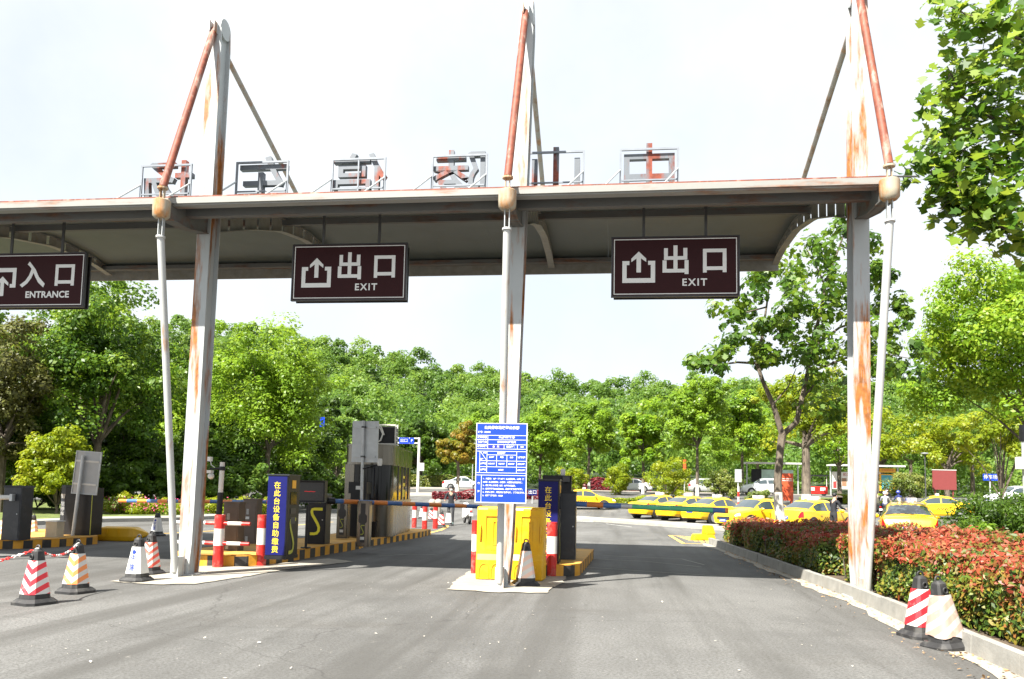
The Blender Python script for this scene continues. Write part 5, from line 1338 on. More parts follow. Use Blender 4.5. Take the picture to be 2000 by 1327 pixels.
# ------------------------------------------------------------------ scooters
def scooter(label, loc, rz, paint='car_white'):
    root = thing('scooter', label, 'scooter', loc, rz, 'parked scooters')   # faces +y
    for y in (-.62, .62):
        w = MB(); w.tube([(0, y + .19 * math.cos(t), .235 + .19 * math.sin(t)) for t in np.linspace(0, 2 * PI, 17)[:-1]], .05, 8, closed=True); wo_ = w.build('wheel', 'tyre', root, True)
        r_ = MB(); r_.cyl((-.03, y, .235), (.03, y, .235), .13, n=14); r_.build('rim', 'rim', wo_, True)
    b = MB(); b.add([(x, y, z) for x in (-1, 1) for (y, z) in ((0, 0),)], [])
    def hull(nm, secs, m):
        q = MB(); V = []
        for (y, z0, z1, w) in secs: V += [(-w, y, z0), (w, y, z0), (w * .8, y, z1), (-w * .8, y, z1)]
        Fs = []
        for i in range(len(secs) - 1):
            for j_ in range(4): Fs.append((i * 4 + j_, i * 4 + (j_ + 1) % 4, (i + 1) * 4 + (j_ + 1) % 4, (i + 1) * 4 + j_))
        q.add(V, Fs + [(3, 2, 1, 0), tuple(len(V) - 4 + i for i in range(4))]); o_ = q.build(nm, m, root, True); mm = o_.modifiers.new('b', 'BEVEL'); mm.width = .025; mm.segments = 2
    hull('rear_body', [(-.86, .52, .70, .07), (-.72, .42, .76, .14), (-.35, .32, .74, .16), (-.12, .26, .50, .14)], paint)
    hull('seat', [(-.78, .74, .82, .10), (-.45, .74, .84, .14), (-.10, .68, .78, .11)], 'black_plastic')
    hull('floorboard', [(-.2, .24, .32, .13), (.28, .24, .32, .14)], 'black_plastic')
    hull('front_apron', [(.25, .26, .38, .16), (.36, .30, .92, .19), (.44, .45, 1.0, .15)], paint)
    hull('front_fender', [(.42, .42, .5, .06), (.62, .46, .54, .075), (.80, .36, .42, .05)], paint)
    hull('rear_fender', [(-.92, .34, .42, .05), (-.70, .44, .50, .07), (-.5, .42, .48, .07)], 'black_plastic')
    q = MB(); q.cyl((0, .40, .95), (0, .52, .24), .03, n=8); q.build('fork', 'steel_dark', root, True)
    q = MB(); q.tube([(-.33, .26, 1.04), (-.15, .34, 1.06), (0, .38, 1.02), (.15, .34, 1.06), (.33, .26, 1.04)], .017, 8); q.build('handlebar', 'steel_dark', root, True)
    for sd in (1, -1): q = MB(); q.cyl((sd * .24, .30, 1.05), (sd * .30, .30, 1.24), .007, n=6); q.ball((sd * .31, .29, 1.27), (.06, .012, .04), 10, 6); q.build('mirror', 'black_plastic', root, True)
    q = MB(); q.box((0, -.875, .62), (.11, .03, .07)); q.build('taillight', 'taillight', root)
    q = MB(); q.box((0, -.93, .45), (.2, .012, .13)); q.build('number_plate', 'white_film', root)
    q = MB(); q.box((0, .455, .82), (.14, .03, .1)); q.build('headlight', 'headlight', root)
    return root
p = g(912, 1023); scooter('white scooter seen from behind beside the guard', p, R(14)); 
p = onland(1727, 53); scooter('scooter under the rider in pale jacket', p, R(-20), 'black_metal'); person('rider in pale grey jacket and white helmet on a scooter', p - Vector((0, .1, 0)), R(-25), seated(), dict(top='cloth_grey', low='cloth_navy', skin='skin', shoe='shoe'), helmet='white_film', mask=False)
p = onland(1732, 56); person('standing man in black behind the scooter riders', p, R(160), standing(), GUARD)
p = onland(1755, 54); scooter('scooter under the rider in navy', p, R(15), 'blue_dark'); person('rider in navy coat and blue helmet on a scooter', p - Vector((0, .1, 0)), R(10), seated(), dict(top='cloth_navy', low='cloth_navy', skin='cloth_navy', shoe='shoe'), helmet='helmet_blue', mask=False)
p = onland(1712, 54); scooter('dark scooter right beside the right mast', p, R(-10), 'black_metal'); person('person in khaki next to the right mast', p - Vector((0, .1, 0)), R(0), seated(), dict(top='cloth_khaki', low='cloth_dark', skin='skin', shoe='shoe'), mask=False)

# ------------------------------------------------------------------ street furniture behind
def shelter(label, px0, px1, d, hroof, panels, name='bus_shelter'):
    a_, b_ = onland(px0, d), onland(px1, d); w = (b_ - a_).length; c = (a_ + b_) / 2; c.z = tz(c.x, c.y) + .1
    root = thing(name, label, 'shelter', c, math.atan2(b_.y - a_.y, b_.x - a_.x), 'roadside shelters')
    q = MB(); q.prism([(-w / 2 - .3, -.9), (w / 2 + .3, -.9), (w / 2 + .3, .5), (-w / 2 - .3, .5)], hroof - .16, hroof); q.build('roof', 'white_paint', root)
    for x in (-w / 2, w * .18, w / 2): q = MB(); q.box((x, .2, hroof / 2 - .08), (.12, .12, hroof - .16)); q.build('post', 'galvanised', root)
    for (x0, x1, z0, z1, m, nm) in panels: q = MB(); q.box(((x0 + x1) / 2 * w, .1 - (.02 if nm != 'panel' else 0), (z0 + z1) / 2), ((x1 - x0) * w, .06, z1 - z0)); q.build(nm, m, root)
    return root, w
sh, w_ = shelter('white roofed bus shelter with posters beside the right mast', 1624, 1756, 84, 3.15, [(-.48, .16, .6, 2.4, 'poster_white', 'panel'), (.22, .44, .5, 2.25, 'orange_sign', 'panel'), (.245, .415, .62, 2.15, 'poster_teal', 'poster_picture'), (.22, .46, 2.42, 2.85, 'orange_sign', 'header_panel'), (-.47, -.42, .7, 1.4, 'poster_red', 'poster_picture'), (-.34, -.27, .9, 1.75, 'poster_brown', 'poster_picture')])
for s, x, z, sz, m in (('和谐创建', -.22, 2.1, .36, 'poster_red'), ('人民', -.12, 1.65, .40, 'hair'), ('公共服务', -.12, 1.15, .26, 'poster_brown')): text(s, sh, (x * w_, .055, z), sz, m)
text('公交候车亭', sh, (.34 * w_, .045, 2.63), .26, 'poster_red')
shelter('flat roofed notice shelter behind the forked tree', 1460, 1560, 86, 3.3, [(-.42, .02, 1.2, 2.6, 'black_metal', 'panel'), (-.22, .4, 1.3, 2.55, 'poster_mint', 'poster_picture')])
p = onland(1536, 66); kb = thing('red_kiosk', 'tall orange red cabinet behind the forked tree trunk', 'kiosk', p, 0); zt_ = at(1536, 925, 66).z - p.z
q = MB(); q.box((0, 0, zt_ / 2 + .12), (1.9 * .52 * 1.0, .4, zt_ - .24)); q.build('body', 'red_panel', kb)
for x in (-.4, .4): q = MB(); q.box((x, 0, .12), (.14, .3, .24)); q.build('foot', 'red_panel', kb)
for z in (zt_ - .45, zt_ - .6): q = MB(); q.box((0, -.205, z), (.8, .012, .05)); q.build('white_line', 'white_film', kb)
p = onland(1592, 80); rv_ = thing('red_cart', 'small red and white service cart behind the taxis', 'cart', p, 0)
q = MB(); q.box((0, 0, .55), (2.2, 1.1, .7), bev=.12); q.build('body', 'red_bright', rv_); q = MB(); q.box((0, 0, 2.0), (2.3, 1.2, .1)); q.build('roof', 'black_metal', rv_)
for x in (-1, 1): q = MB(); q.cyl((x, -.4, .85), (x, -.4, 2.0), .03, n=6); q.build('roof_post', 'white_paint', rv_)
for x in (-.5, .55): q = MB(); q.box((x, -.56, .65), (.5, .02, .3)); q.build('white_panel', 'white_film', rv_)
for x in (-.7, .7): q = MB(); q.cyl((x, -.52, .25), (x, -.35, .25), .25, n=14); q.build('wheel', 'tyre', rv_, True)
p = onland(1845, 72); mbd = thing('maroon_board', 'large blank maroon board behind the taxis', 'board', p, 0)
zl, zh = at(1845, 957, 72).z - p.z, at(1845, 919, 72).z - p.z
q = MB(); q.box((0, 0, (zl + zh) / 2), (2.1, .12, zh - zl)); q.build('panel', 'maroon_panel', mbd); q = MB(); q.box((0, 0, zh + .03), (2.16, .16, .06)); q.build('cap', 'white_paint', mbd)
for x in (-.8, .8): q = MB(); q.box((x, .1, zl / 2), (.1, .1, zl + .3)); q.build('leg', 'maroon_panel', mbd)
p = onland(1808, 70); sl = thing('street_lamp', 'thin dark street lamp left of the maroon board', 'street lamp', p, 0); zh = at(1808, 885, 70).z - p.z
q = MB(); q.cyl((0, 0, 0), (0, 0, zh - .1), .055, .04, n=8); q.build('pole', 'steel_dark', sl, True); q = MB(); q.lathe([(.06, zh - .12), (.30, zh - .06), (.30, zh), (.05, zh + .03)], 12); q.build('lamp_head', 'galvanised', sl, True)
def road_sign(label, px, pyt, pyb, d, wpx, m, txt, name='road_sign', posts=(0,), pole='galvanised', wt=None):
    p = onland(px, d); root = thing(name, label, 'road sign', p, 0); zt_, zb_ = at(px, pyt, d).z - p.z, at(px, pyb, d).z - p.z; w = wpx * d / F
    q = MB(); q.box((0, 0, (zt_ + zb_) / 2), (w, .05, zt_ - zb_)); q.build('panel', m, root)
    for x in posts: q = MB(); q.cyl((x, .06, 0), (x, .06, zt_), .05, n=8); q.build('post', pole, root, True)
    if txt: text(txt, root, (0, -.029, (zt_ + zb_) / 2), min((zt_ - zb_) * .7, w / max(len(txt), 1) * 1.05), 'white_film')
    return root
road_sign('small blue direction sign low in the right hand trees', 1935, 926, 939, 60, 28, 'blue_board', '停车场')
road_sign('small blue sign among the left trees', 624, 815, 834, 75, 9, 'blue_board', None)
road_sign('dark blue sign behind the LED display', 605, 924, 936, 60, 26, 'blue_panel', '出口')
road_sign('plain grey sign panel peeking from behind the blue board', 922, 858, 888, 84, 26, 'galvanised', None)
q = road_sign('grey sign back on a red and white post near the round bush', 1442, 917, 942, 62, 13, 'galvanised', None); 
b_ = MB()
for i, m in enumerate(('red_paint', 'white_paint', 'red_paint', 'white_paint')): b_ = MB(); b_.cyl((0.02, .03, i * .4), (.02, .03, i * .4 + .4), .075, n=8); b_.build('post_band', m, q, True)
road_sign('slim vertical red sign among the roadside trees', 1337, 898, 925, 90, 6, 'red_panel', None)
road_sign('dark blue low sign right of the blue board', 1040, 956, 968, 66, 18, 'blue_panel', '出口')
p = onland(816, 82); gm = thing('sign_gantry', 'white pole gantry with small blue signs above the booth', 'road sign', p, 0); zh = at(816, 855, 82).z - p.z
q = MB(); q.cyl((0, 0, 0), (0, 0, zh), .16, .13, n=12); q.build('pole', 'white_paint', gm, True)
for dz in (.0, .5): q = MB(); q.cyl((0, 0, zh - .1 - dz), (-5.0, 0, zh - .1 - dz), .07, n=8); q.build('crossbeam', 'white_paint', gm, True)
for x, w in ((-1.55, 1.0), (-.75, .45)): q = MB(); q.box((x, -.1, zh - .35), (w, .04, .62)); q.build('blue_panel', 'blue_board', gm); text('出口' if w > .5 else 'P', gm, (x, -.125, zh - .35), .4, 'white_film')
q = MB(); q.box((.35, 0, 2.6), (.45, .3, .8)); q.build('control_box', 'white_paint', gm)
p = onland(2003, 24); lp = thing('pale_pole', 'pale blue grey pole with a box at the right picture edge', 'pole', p, 0)
q = MB(); q.cyl((0, 0, 0), (0, 0, 3.8), .07, n=10); q.build('pole', 'galvanised', lp, True); q = MB(); q.box((-.1, -.05, 2.7), (.3, .2, .36)); q.build('box', 'white_paint', lp); q = MB(); q.box((0, 0, 3.6), (.16, .16, .5)); q.build('camera', 'black_metal', lp)

# ------------------------------------------------------------------ trees and plants
def T(name, label, px, d, pytop, wpx, pybot, m, seed, tr=.2, ncl=60, per=110, leaf=.3, n_lobes=3, off=0, cat='tree', group=None, base=None, **kw):
    """a tree at photo column px and distance d whose crown spans the given rows"""
    b = onland(px, d); 
    zt_ = at(px, pytop, d).z - b.z; zb_ = at(px, pybot, d).z - b.z; w = wpx * d / F; rr = random.Random(seed)
    rx = w / 2; rz_ = (zt_ - zb_) / 2; zc = (zt_ + zb_) / 2; ox = off * d / F
    cs = [(ox, 0, zc, rx * .9, rx * .85, rz_ * .95)]
    for i in range(n_lobes - 1):
        a_ = rr.uniform(0, 2 * PI); cs.append((ox + math.cos(a_) * rx * .42, math.sin(a_) * rx * .35, zc + rr.uniform(-.5, .55) * rz_, rx * .6, rx * .6, rz_ * .5))
    return tree(name, label, b, zt_, cs, tr, m, seed, ncl=ncl, per=per, leaf=leaf, cat=cat, group=group, **kw)
TG = 'trees on the left bank'
T('plane_tree', 'tall sunlit plane tree left of the first column', 185, 42, 515, 324, 945, 'leaf_plane_deep', 11, .22, 178, 165, 0.215, 4, group=TG, fork=.3)
T('plane_tree', 'plane tree rising behind the ENTRANCE sign', 150, 50, 535, 212, 860, 'leaf_plane', 71, .22, 102, 151, 0.241, 3, group=TG)
T('broadleaf_tree', 'dark brownish tree at the left picture edge', 0, 38, 590, 212, 985, 'leaf_brown', 12, .2, 119, 165, 0.189, 3, group=TG)
T('broadleaf_tree', 'dark leafy tree under the ENTRANCE sign at the left edge', 30, 41, 780, 212, 985, 'leaf_dark', 13, .2, 102, 165, 0.189, 3, group=TG)
T('broadleaf_tree', 'light green fine leaved tree right of the first column', 520, 50, 628, 291, 985, 'leaf_bright', 14, .2, 187, 178, 0.206, 4, group=TG, upbias=.8)
T('broadleaf_tree', 'dark tree top directly behind the first column', 400, 60, 615, 201, 960, 'leaf_dark', 15, .25, 119, 151, 0.275, 3, group=TG)
T('broadleaf_tree', 'mid green tree between first column and left plane tree', 310, 52, 640, 190, 985, 'leaf_bright', 16, .2, 102, 151, 0.241, 3, group=TG)
T('broadleaf_tree', 'deep shaded tree behind the tilted sign', 245, 46, 800, 212, 985, 'leaf_dark', 17, .2, 119, 165, 0.215, 3, group=TG)
T('broadleaf_tree', 'deep shaded tree behind the brown cabinets', 420, 48, 820, 224, 985, 'leaf_dark', 18, .22, 119, 165, 0.215, 3, group=TG)
T('broadleaf_tree', 'dark tree behind the pay machine', 570, 58, 780, 212, 985, 'leaf_dark', 19, .22, 102, 151, 0.258, 3, group=TG)
T('camellia_tree', 'small round yellow green tree with many stems by the tilted sign', 112, 37.5, 832, 165, 992, 'leaf_yellow', 20, .07, 120, 130, .16, 2, group=TG, limbs=14, fork=.12)
T('young_tree', 'bright green young tree left of the booth', 655, 72, 848, 105, 945, 'leaf_bright', 21, .12, 34, 132, 0.258, 2, group=TG)
for i, (px, d, top, w) in enumerate(((-60, 60, 560, 260), (90, 64, 620, 220), (250, 66, 640, 220), (480, 70, 690, 200), (610, 80, 760, 170), (700, 92, 800, 150), (820, 100, 815, 150), (760, 108, 800, 160))):
    T('background_tree', 'dark background tree, number %s from the left of the wooded left edge' % ('one two three four five six seven eight'.split()[i]), px, d, top, w, 955, 'leaf_hill' if i % 2 else 'leaf_dark', 100 + i, .25, 110, 110, .42, 3, group='background trees at the wood edge')
OT = T('orange_tree', 'small orange tinged round tree left of the blue board', 893, 80, 824, 88, 925, 'leaf_orange', 22, .18, 90, 150, .26, 3, white=.9, fork=.45)
RG = 'young plane trees along the far road'
for i, (px, d, top, w, bot, lab) in enumerate(((965, 86, 795, 130, 920, 'behind the left half of the blue board'), (1055, 86, 785, 110, 930, 'directly right of the blue board'), (1150, 84, 768, 130, 915, 'above the taxi that drives right'), (1256, 80, 772, 120, 930, 'left of the largest roadside plane tree'), (1362, 76, 716, 160, 925, 'largest of the roadside row'), (1450, 82, 745, 130, 930, 'left of the forked tree'), )):
    T('young_plane_tree', 'pale green plane tree, ' + lab, px, d, top, w, bot, 'leaf_bright' if i < 3 else ('leaf_plane' if i % 2 else 'leaf_bright'), 30 + i, .15, 100, 130, .30, 3, white=1.1, fork=.42, group=RG, upbias=.8)
T('plane_tree', 'broken limbed plane tree behind the right hand taxis', 1575, 62, 720, 210, 900, 'leaf_yellow', 40, .34, 70, 144, 0.258, 3, white=1.0, fork=.5, group='right hand trees')
T('plane_tree', 'large plane tree filling the right picture edge', 2055, 36, 478, 400, 900, 'leaf_plane', 41, .17, 260, 156, 0.189, 4, group='right hand trees', off=-75, fork=.25)
T('broadleaf_tree', 'yellow green tree above the bus shelter', 1720, 92, 790, 200, 925, 'leaf_yellow', 42, .25, 60, 132, 0.327, 3, group='right hand trees')
T('broadleaf_tree', 'green tree above the maroon board', 1850, 88, 800, 190, 945, 'leaf_yellow', 43, .25, 60, 132, 0.327, 3, group='right hand trees')
T('broadleaf_tree', 'slender tree with bare stems at the right edge', 1955, 50, 780, 160, 925, 'leaf_yellow', 44, .10, 50, 132, 0.206, 3, group='right hand trees', limbs=14, fork=.2)
T('broadleaf_tree', 'green tree crown just left of the right mast', 1640, 74, 780, 150, 930, 'leaf_plane', 45, .2, 50, 132, 0.258, 3, group='right hand trees')
T('broadleaf_tree', 'hazy green tree behind the exit lane trees', 1480, 100, 800, 150, 945, 'leaf_bright', 46, .2, 50, 132, 0.310, 3, group='right hand trees')
T('broadleaf_tree', 'dense tree behind the bus shelter roof', 1780, 104, 760, 200, 945, 'leaf_hill', 47, .25, 60, 120, 0.361, 3, group='right hand trees')
T('broadleaf_tree', 'dense tree in the gap right of the right mast', 1900, 100, 740, 240, 945, 'leaf_hill', 48, .25, 70, 120, 0.361, 3, group='right hand trees')
for i, (px, d, w, h, m, lab) in enumerate(((-20, 43, 5.5, 3.2, 'leaf_dark', 'at the left picture edge'), (75, 44, 5, 2.8, 'leaf_dark', 'behind the round yellow green tree'), (215, 43, 5, 3.6, 'leaf_dark', 'right of the tilted sign'), (300, 45, 5, 3.4, 'leaf_hill', 'left of the first column'), (400, 45, 5, 3.4, 'leaf_dark', 'right of the first column'), (480, 47, 5, 3.6, 'leaf_hill', 'behind the camera pole'), (560, 52, 5.5, 3.2, 'leaf_dark', 'behind the pay machine top'), (640, 60, 5, 2.8, 'leaf_dark', 'left of the booth'))):
    b_ = onland(px, d); T('undergrowth_shrub', 'dark dense undergrowth shrub ' + lab, px, d, at(px, 0, d) and (960 - (h - 1.55 + b_.z) * F / d), w * F / d, 1000, m, 200 + i, .05, 60, 120, .22, 3, cat='shrub', group='undergrowth on the left bank', fork=.1)
# forked plane tree in the planter, limbs laid out one by one
FD = 26.0
fb_ = onland(1527, FD)
ft = thing('forked_plane_tree', 'forked dark trunked plane tree between the taxis and the right mast', 'tree', fb_)
def fpt(px, py, dy=0): q = at(px, py, FD + dy); return q - fb_
limbs = [([(1527, 1030), (1521, 990), (1519, 940), (1524, 880), (1528, 850)], [.20, .18, .165, .155, .165]), ([(1528, 850), (1510, 790), (1490, 745), (1478, 710), (1488, 660), (1497, 600), (1503, 555)], [.13, .10, .085, .08, .06, .045, .03]),
         ([(1528, 850), (1556, 825), (1566, 780), (1577, 730), (1585, 680), (1600, 620), (1612, 560), (1640, 480), (1660, 430)], [.13, .115, .10, .09, .08, .07, .055, .04, .02]), ([(1478, 710), (1440, 708), (1390, 715), (1345, 705)], [.06, .045, .03, .015]),
         ([(1497, 600), (1460, 610), (1420, 612)], [.04, .03, .012]), ([(1585, 680), (1640, 640), (1700, 620), (1755, 600)], [.06, .05, .035, .015]), ([(1577, 730), (1650, 700), (1720, 690), (1775, 700)], [.06, .05, .03, .015]), ([(1612, 560), (1590, 510), (1570, 480)], [.04, .03, .015]),
         ([(1566, 780), (1600, 740), (1640, 720)], [.05, .03, .02]), ([(1510, 790), (1540, 755), (1555, 720)], [.04, .03, .015]), ([(1640, 480), (1690, 500), (1740, 530)], [.03, .02, .012])]
mb = MB(); tips = []
for i, (pts, rr_) in enumerate(limbs):
    dys = [0 if i == 0 else (rnd.uniform(-.25, .25) + (.5 if i % 2 else -.5) * k / len(pts)) for k in range(len(pts))]
    if i: dys[0] = 0
    P = [fpt(a_, b_, dy) for (a_, b_), dy in zip(pts, dys)]; mb.tube(P, [r_ * .78 for r_ in rr_], 9)
    for k in range(2 if i else 99, len(P)): tips.append(P[k])
mb.build('trunk', 'bark', ft, True)
w = MB(); w.tube([fpt(1527, 1030), fpt(1521, 990), fpt(1519.5, 962)], [.17, .15, .144], 10); w.build('limewash', 'limewash', ft, True)
rng = np.random.default_rng(77); cl = []
CEN = [(1430, 615, 32), (1465, 590, 34), (1440, 660, 34), (1390, 705, 30), (1350, 705, 20), (1480, 545, 34), (1500, 520, 30), (1530, 560, 36), (1560, 530, 40), (1600, 480, 44), (1640, 430, 40), (1655, 410, 30), (1620, 520, 44), (1660, 560, 44), (1700, 520, 40), (1740, 530, 30), (1720, 600, 36), (1755, 600, 26), (1640, 620, 50), (1590, 640, 46), (1550, 690, 46), (1600, 700, 50), (1650, 690, 50), (1700, 680, 46), (1745, 690, 40), (1775, 690, 26), (1580, 740, 44), (1630, 760, 46), (1680, 740, 44), (1730, 725, 36), (1500, 700, 34), (1460, 700, 36), (1420, 705, 30), (1520, 640, 30), (1485, 640, 30), (1690, 470, 28), (1545, 600, 30), (1580, 590, 34), (1720, 650, 36), (1660, 780, 36)]
for (px, py, r) in CEN:
    for k in range(4):
        q = fpt(px + rng.normal() * r * .55, py + rng.normal() * r * .45, rng.normal() * 1.3); cl.append((*q, r * FD / F * rng.uniform(.5, .95)))
V, k, rv = clumps_leaves(np.array(cl), 44, .20, rng, .5, LOBE, inner=.25)
leafobj('crown', V, k, rv, 'leaf_plane_deep', ft)
# near plane tree whose branches hang in at the top right
nb = Vector((11.3, 13.6, 0)); nt2 = thing('near_plane_tree', 'near plane tree whose leafy branches hang in at the top right', 'tree', nb)
def npt(px, py, d): return at(px, py, d) - nb
mb = MB(); mb.tube([(0, 0, -.1), (0, 0, 2.2), (-.15, -.1, 4.4), (-.2, -.2, 6.5), (-.1, -.2, 9)], [.3, .25, .21, .16, .1], 10)
BR = [([npt(2150, 520, 13.4), npt(2010, 470, 13.0), npt(1960, 420, 12.8), npt(1900, 370, 12.6), npt(1830, 330, 12.4)], .05), ([npt(2150, 330, 13.3), npt(2030, 290, 13.0), npt(1950, 240, 12.8), npt(1880, 190, 12.6), npt(1850, 130, 12.5)], .05), ([npt(2150, 150, 13.3), npt(2020, 90, 13.0), npt(1930, 50, 12.8), npt(1850, 10, 12.6)], .045), ([npt(2080, 360, 13.1), npt(1970, 330, 12.9), npt(1890, 300, 12.7), npt(1840, 270, 12.7)], .03), ([npt(2010, 470, 13.0), npt(1930, 430, 12.8), npt(1860, 390, 12.7), npt(1810, 320, 12.5)], .03)]
NP = []
for P, r in BR:
    P = [Vector((-.15, -.1, P[0].z - .6))] + P if P[0].x > -1.5 else P
    mb.tube(P, [r * (1 - .8 * i / (len(P) - 1)) for i in range(len(P))], 7)
    for a_, b_ in zip(P[1:-1], P[2:]):
        for t in np.linspace(0, 1, 5):
            c = a_.lerp(b_, t); NP.append(c)
            e = c + Vector((rnd.uniform(-.5, .4), rnd.uniform(-.5, .5), rnd.uniform(-.35, .4))); mb.tube([c, c.lerp(e, .5) + Vector((0, 0, .04)), e], [.012, .008, .004], 5); NP.append(e); NP.append(c.lerp(e, .6))
mb.build('trunk', 'bark', nt2, True)
rng = np.random.default_rng(91); pos = []
for c in NP:
    for k_ in range(6): pos.append(np.array(c) + rng.normal(size=3) * np.array([.17, .2, .15]))
for (px, py, r, n_) in ((1870, 60, 50, 130), (1950, 40, 60, 170), (1990, 120, 50, 150), (1900, 130, 50, 130), (1850, 220, 45, 90), (1900, 270, 55, 150), (1970, 210, 60, 170), (1860, 340, 40, 90), (1930, 370, 60, 160), (1985, 330, 60, 170), (1980, 430, 60, 130), (1900, 410, 40, 70), (2040, 250, 70, 150), (2040, 420, 60, 120), (1960, 460, 30, 30)):
    for k_ in range(int(n_ * .38)): q = npt(px + rng.normal() * r * .6, py + rng.normal() * r * .5, 12.8 + rng.normal() * .45); pos.append(np.array(q))
pos = np.array(pos); n_ = len(pos)
nrm = rng.normal(size=(n_, 3)) * .55 + np.array([-.25, -.45, .75]); size = rng.uniform(.16, .27, n_)
# the largest three hundred as leaves of their own, the rest as one mass
proj = -pos[:, 1] + rng.normal(size=n_) * .1
scr = np.array([(p[0] + nb.x) / (p[1] + nb.y) for p in pos]); vis = scr < .63
order = np.argsort(-(size + (vis * 1.0) * .5 - pos[:, 1] * .03)); big = order[:300]; rest = order[300:]
V, k = leafgeo(pos[rest], nrm[rest], size[rest], rng, LOBE, .16); leafobj('foliage', V, k, rng.random(len(rest)), 'leaf_plane_near', nt2, kind='stuff')
def single_leaves(root, P, Nn, S_, m, shape, fold, name='leaf', nvar=6):
    protos = []
    for j_ in range(nvar):
        sv = np.array([[x, y * (1 + .15 * math.sin(j_ * 2 + x * 5)), fold * abs(y) * 2 + .05 * math.sin(j_ + x * 4)] for x, y in shape])
        me = bpy.data.meshes.new(name); me.from_pydata([tuple(v) for v in sv], [], [tuple(range(len(sv)))])
        a_ = me.attributes.new('rnd', 'FLOAT', 'FACE'); a_.data.foreach_set('value', [(j_ + .5) / nvar]); me.materials.append(MATS[m]); protos.append(me)
    for i in range(len(P)):
        o_ = bpy.data.objects.new(name, protos[i % nvar]); COL.objects.link(o_); o_.parent = root
        n = Vector(Nn[i]).normalized(); qt = n.to_track_quat('Z', 'Y') @ Matrix.Rotation(rnd.uniform(0, 2 * PI), 3, 'Z').to_quaternion()
        o_.location = P[i]; o_.rotation_mode = 'QUATERNION'; o_.rotation_quaternion = qt; o_.scale = (S_[i],) * 3
single_leaves(nt2, pos[big], nrm[big], size[big], 'leaf_plane_near', LOBE, .16)

# ------------------------------------------------------------------ hedges
def hedge_block(name, label, u0, u1, v0, v1, h, n_side, n_top, leaf, seed, single=0, zb=.12, round_=.16, left=None):
    """photinia hedge in gate coordinates; green sides, red young top"""
    rng = np.random.default_rng(seed); root = thing(name, label, 'hedge', gp((u0 + u1) / 2, (v0 + v1) / 2, zb), -A, 'red topped photinia hedge')
    cu_, cv_ = (u0 + u1) / 2, (v0 + v1) / 2
    lf = left if left else (lambda v: u0)
    def bump_(a_, b_): return .07 * math.sin(a_ * 2.1 + seed) + .06 * math.sin(b_ * 2.7 + a_) + .04 * math.sin(5.1 * b_ + 3.3 * a_)
    P, Nn, top = [], [], []
    for i in range(n_top):
        v = rng.uniform(v0, v1); u = rng.uniform(lf(v), u1); e = min(u - lf(v), v - v0, v1 - v); z = h + bump_(u, v) - max(0, (round_ - e)) * .8 + rng.normal() * .035
        P.append((u - cu_, v - cv_, z)); Nn.append(rng.normal(size=3) * .5 + np.array([-.25, -.3, .8])); top.append(1)
    per = [(0, 1)] * int(n_side * (v1 - v0) / ((v1 - v0) + (u1 - u0))) ; per += [(1, 0)] * (n_side - len(per))
    for f in per:
        z = h * rng.random() ** .75
        b_ = bump_(z * 2, rng.random() * 9)
        if f == (0, 1): v = rng.uniform(v0, v1); u = lf(v) + abs(rng.normal()) * .07 + .6 * bump_(v, z * 2) + .03; nn_ = np.array([-.8, -.25, .35])
        else: u = rng.uniform(lf(v0), u1); v = v0 + abs(rng.normal()) * .07 + .6 * bump_(u, z * 2) + .03; nn_ = np.array([-.2, -.85, .35])
        P.append((u - cu_, v - cv_, z + .03)); Nn.append(rng.normal(size=3) * .45 + nn_); top.append(1 if z > h * .86 + rng.normal() * .08 else 0)
    P = np.array(P); Nn = np.array(Nn); top = np.array(top); S_ = leaf * rng.uniform(.65, 1.3, len(P))
    pick = np.array([], int)
    if single:
        wx = np.array([gp(p[0] + cu_, p[1] + cv_)[:2] for p in P]); dist = np.hypot(wx[:, 0], wx[:, 1]); inv = wx[:, 0] / np.maximum(wx[:, 1], .1) < .63
        pick = np.argsort(dist - S_ * 8 + (~inv) * 99)[:single]
    for tp, m, nm in ((1, 'leaf_photinia_top', 'red_foliage'), (0, 'leaf_photinia_low', 'green_foliage')):
        sel = np.setdiff1d(np.where(top == tp)[0], pick)
        V, k = leafgeo(P[sel], Nn[sel], S_[sel], rng, OVAL, .14); leafobj(nm, V, k, np.clip(.5 + .28 * np.sin(P[sel, 0] * 3.1 + 2 * np.sin(P[sel, 1] * 2.3)) * np.sin(P[sel, 1] * 3.7 + P[sel, 2] * 5) + .75 * (rng.random(len(sel)) - .5), 0, 1), m, root, kind='stuff')
    for tp, m in ((1, 'leaf_photinia_top'), (0, 'leaf_photinia_low')):
        sel = pick[top[pick] == tp] if len(pick) else []
        if len(sel): single_leaves(root, P[sel], Nn[sel], S_[sel], m, OVAL, .14)
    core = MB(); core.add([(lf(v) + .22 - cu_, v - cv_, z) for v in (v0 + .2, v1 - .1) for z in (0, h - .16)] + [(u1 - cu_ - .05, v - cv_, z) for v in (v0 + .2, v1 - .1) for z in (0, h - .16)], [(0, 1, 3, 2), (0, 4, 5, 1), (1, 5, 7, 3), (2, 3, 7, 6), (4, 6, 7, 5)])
    core.build('shade_core', 'core_shade_dark', root)  # solid dark block; its colour stands in for shade inside the hedge
    st = MB()
    for i in range(40):
        v = rng.uniform(v0 + .1, v1 - .1); u = lf(v) + rng.uniform(.1, .35); st.tube([(u - cu_, v - cv_, -.05), (u - cu_ + rng.normal() * .05, v - cv_ + rng.normal() * .05, h * .5), (u - cu_ + rng.normal() * .12, v - cv_ + rng.normal() * .1, h * .9)], [.014, .01, .004], 5)
    st.build('stems', 'bark', root, True)['kind'] = 'stuff'
    return root
mat('core_shade_dark', (.045, .04, .025), .95, var=.3, scale=9, bmp=.6)  # dark colour painted as the shade within the hedges
kl = lambda v: kerb_u(v) + .30
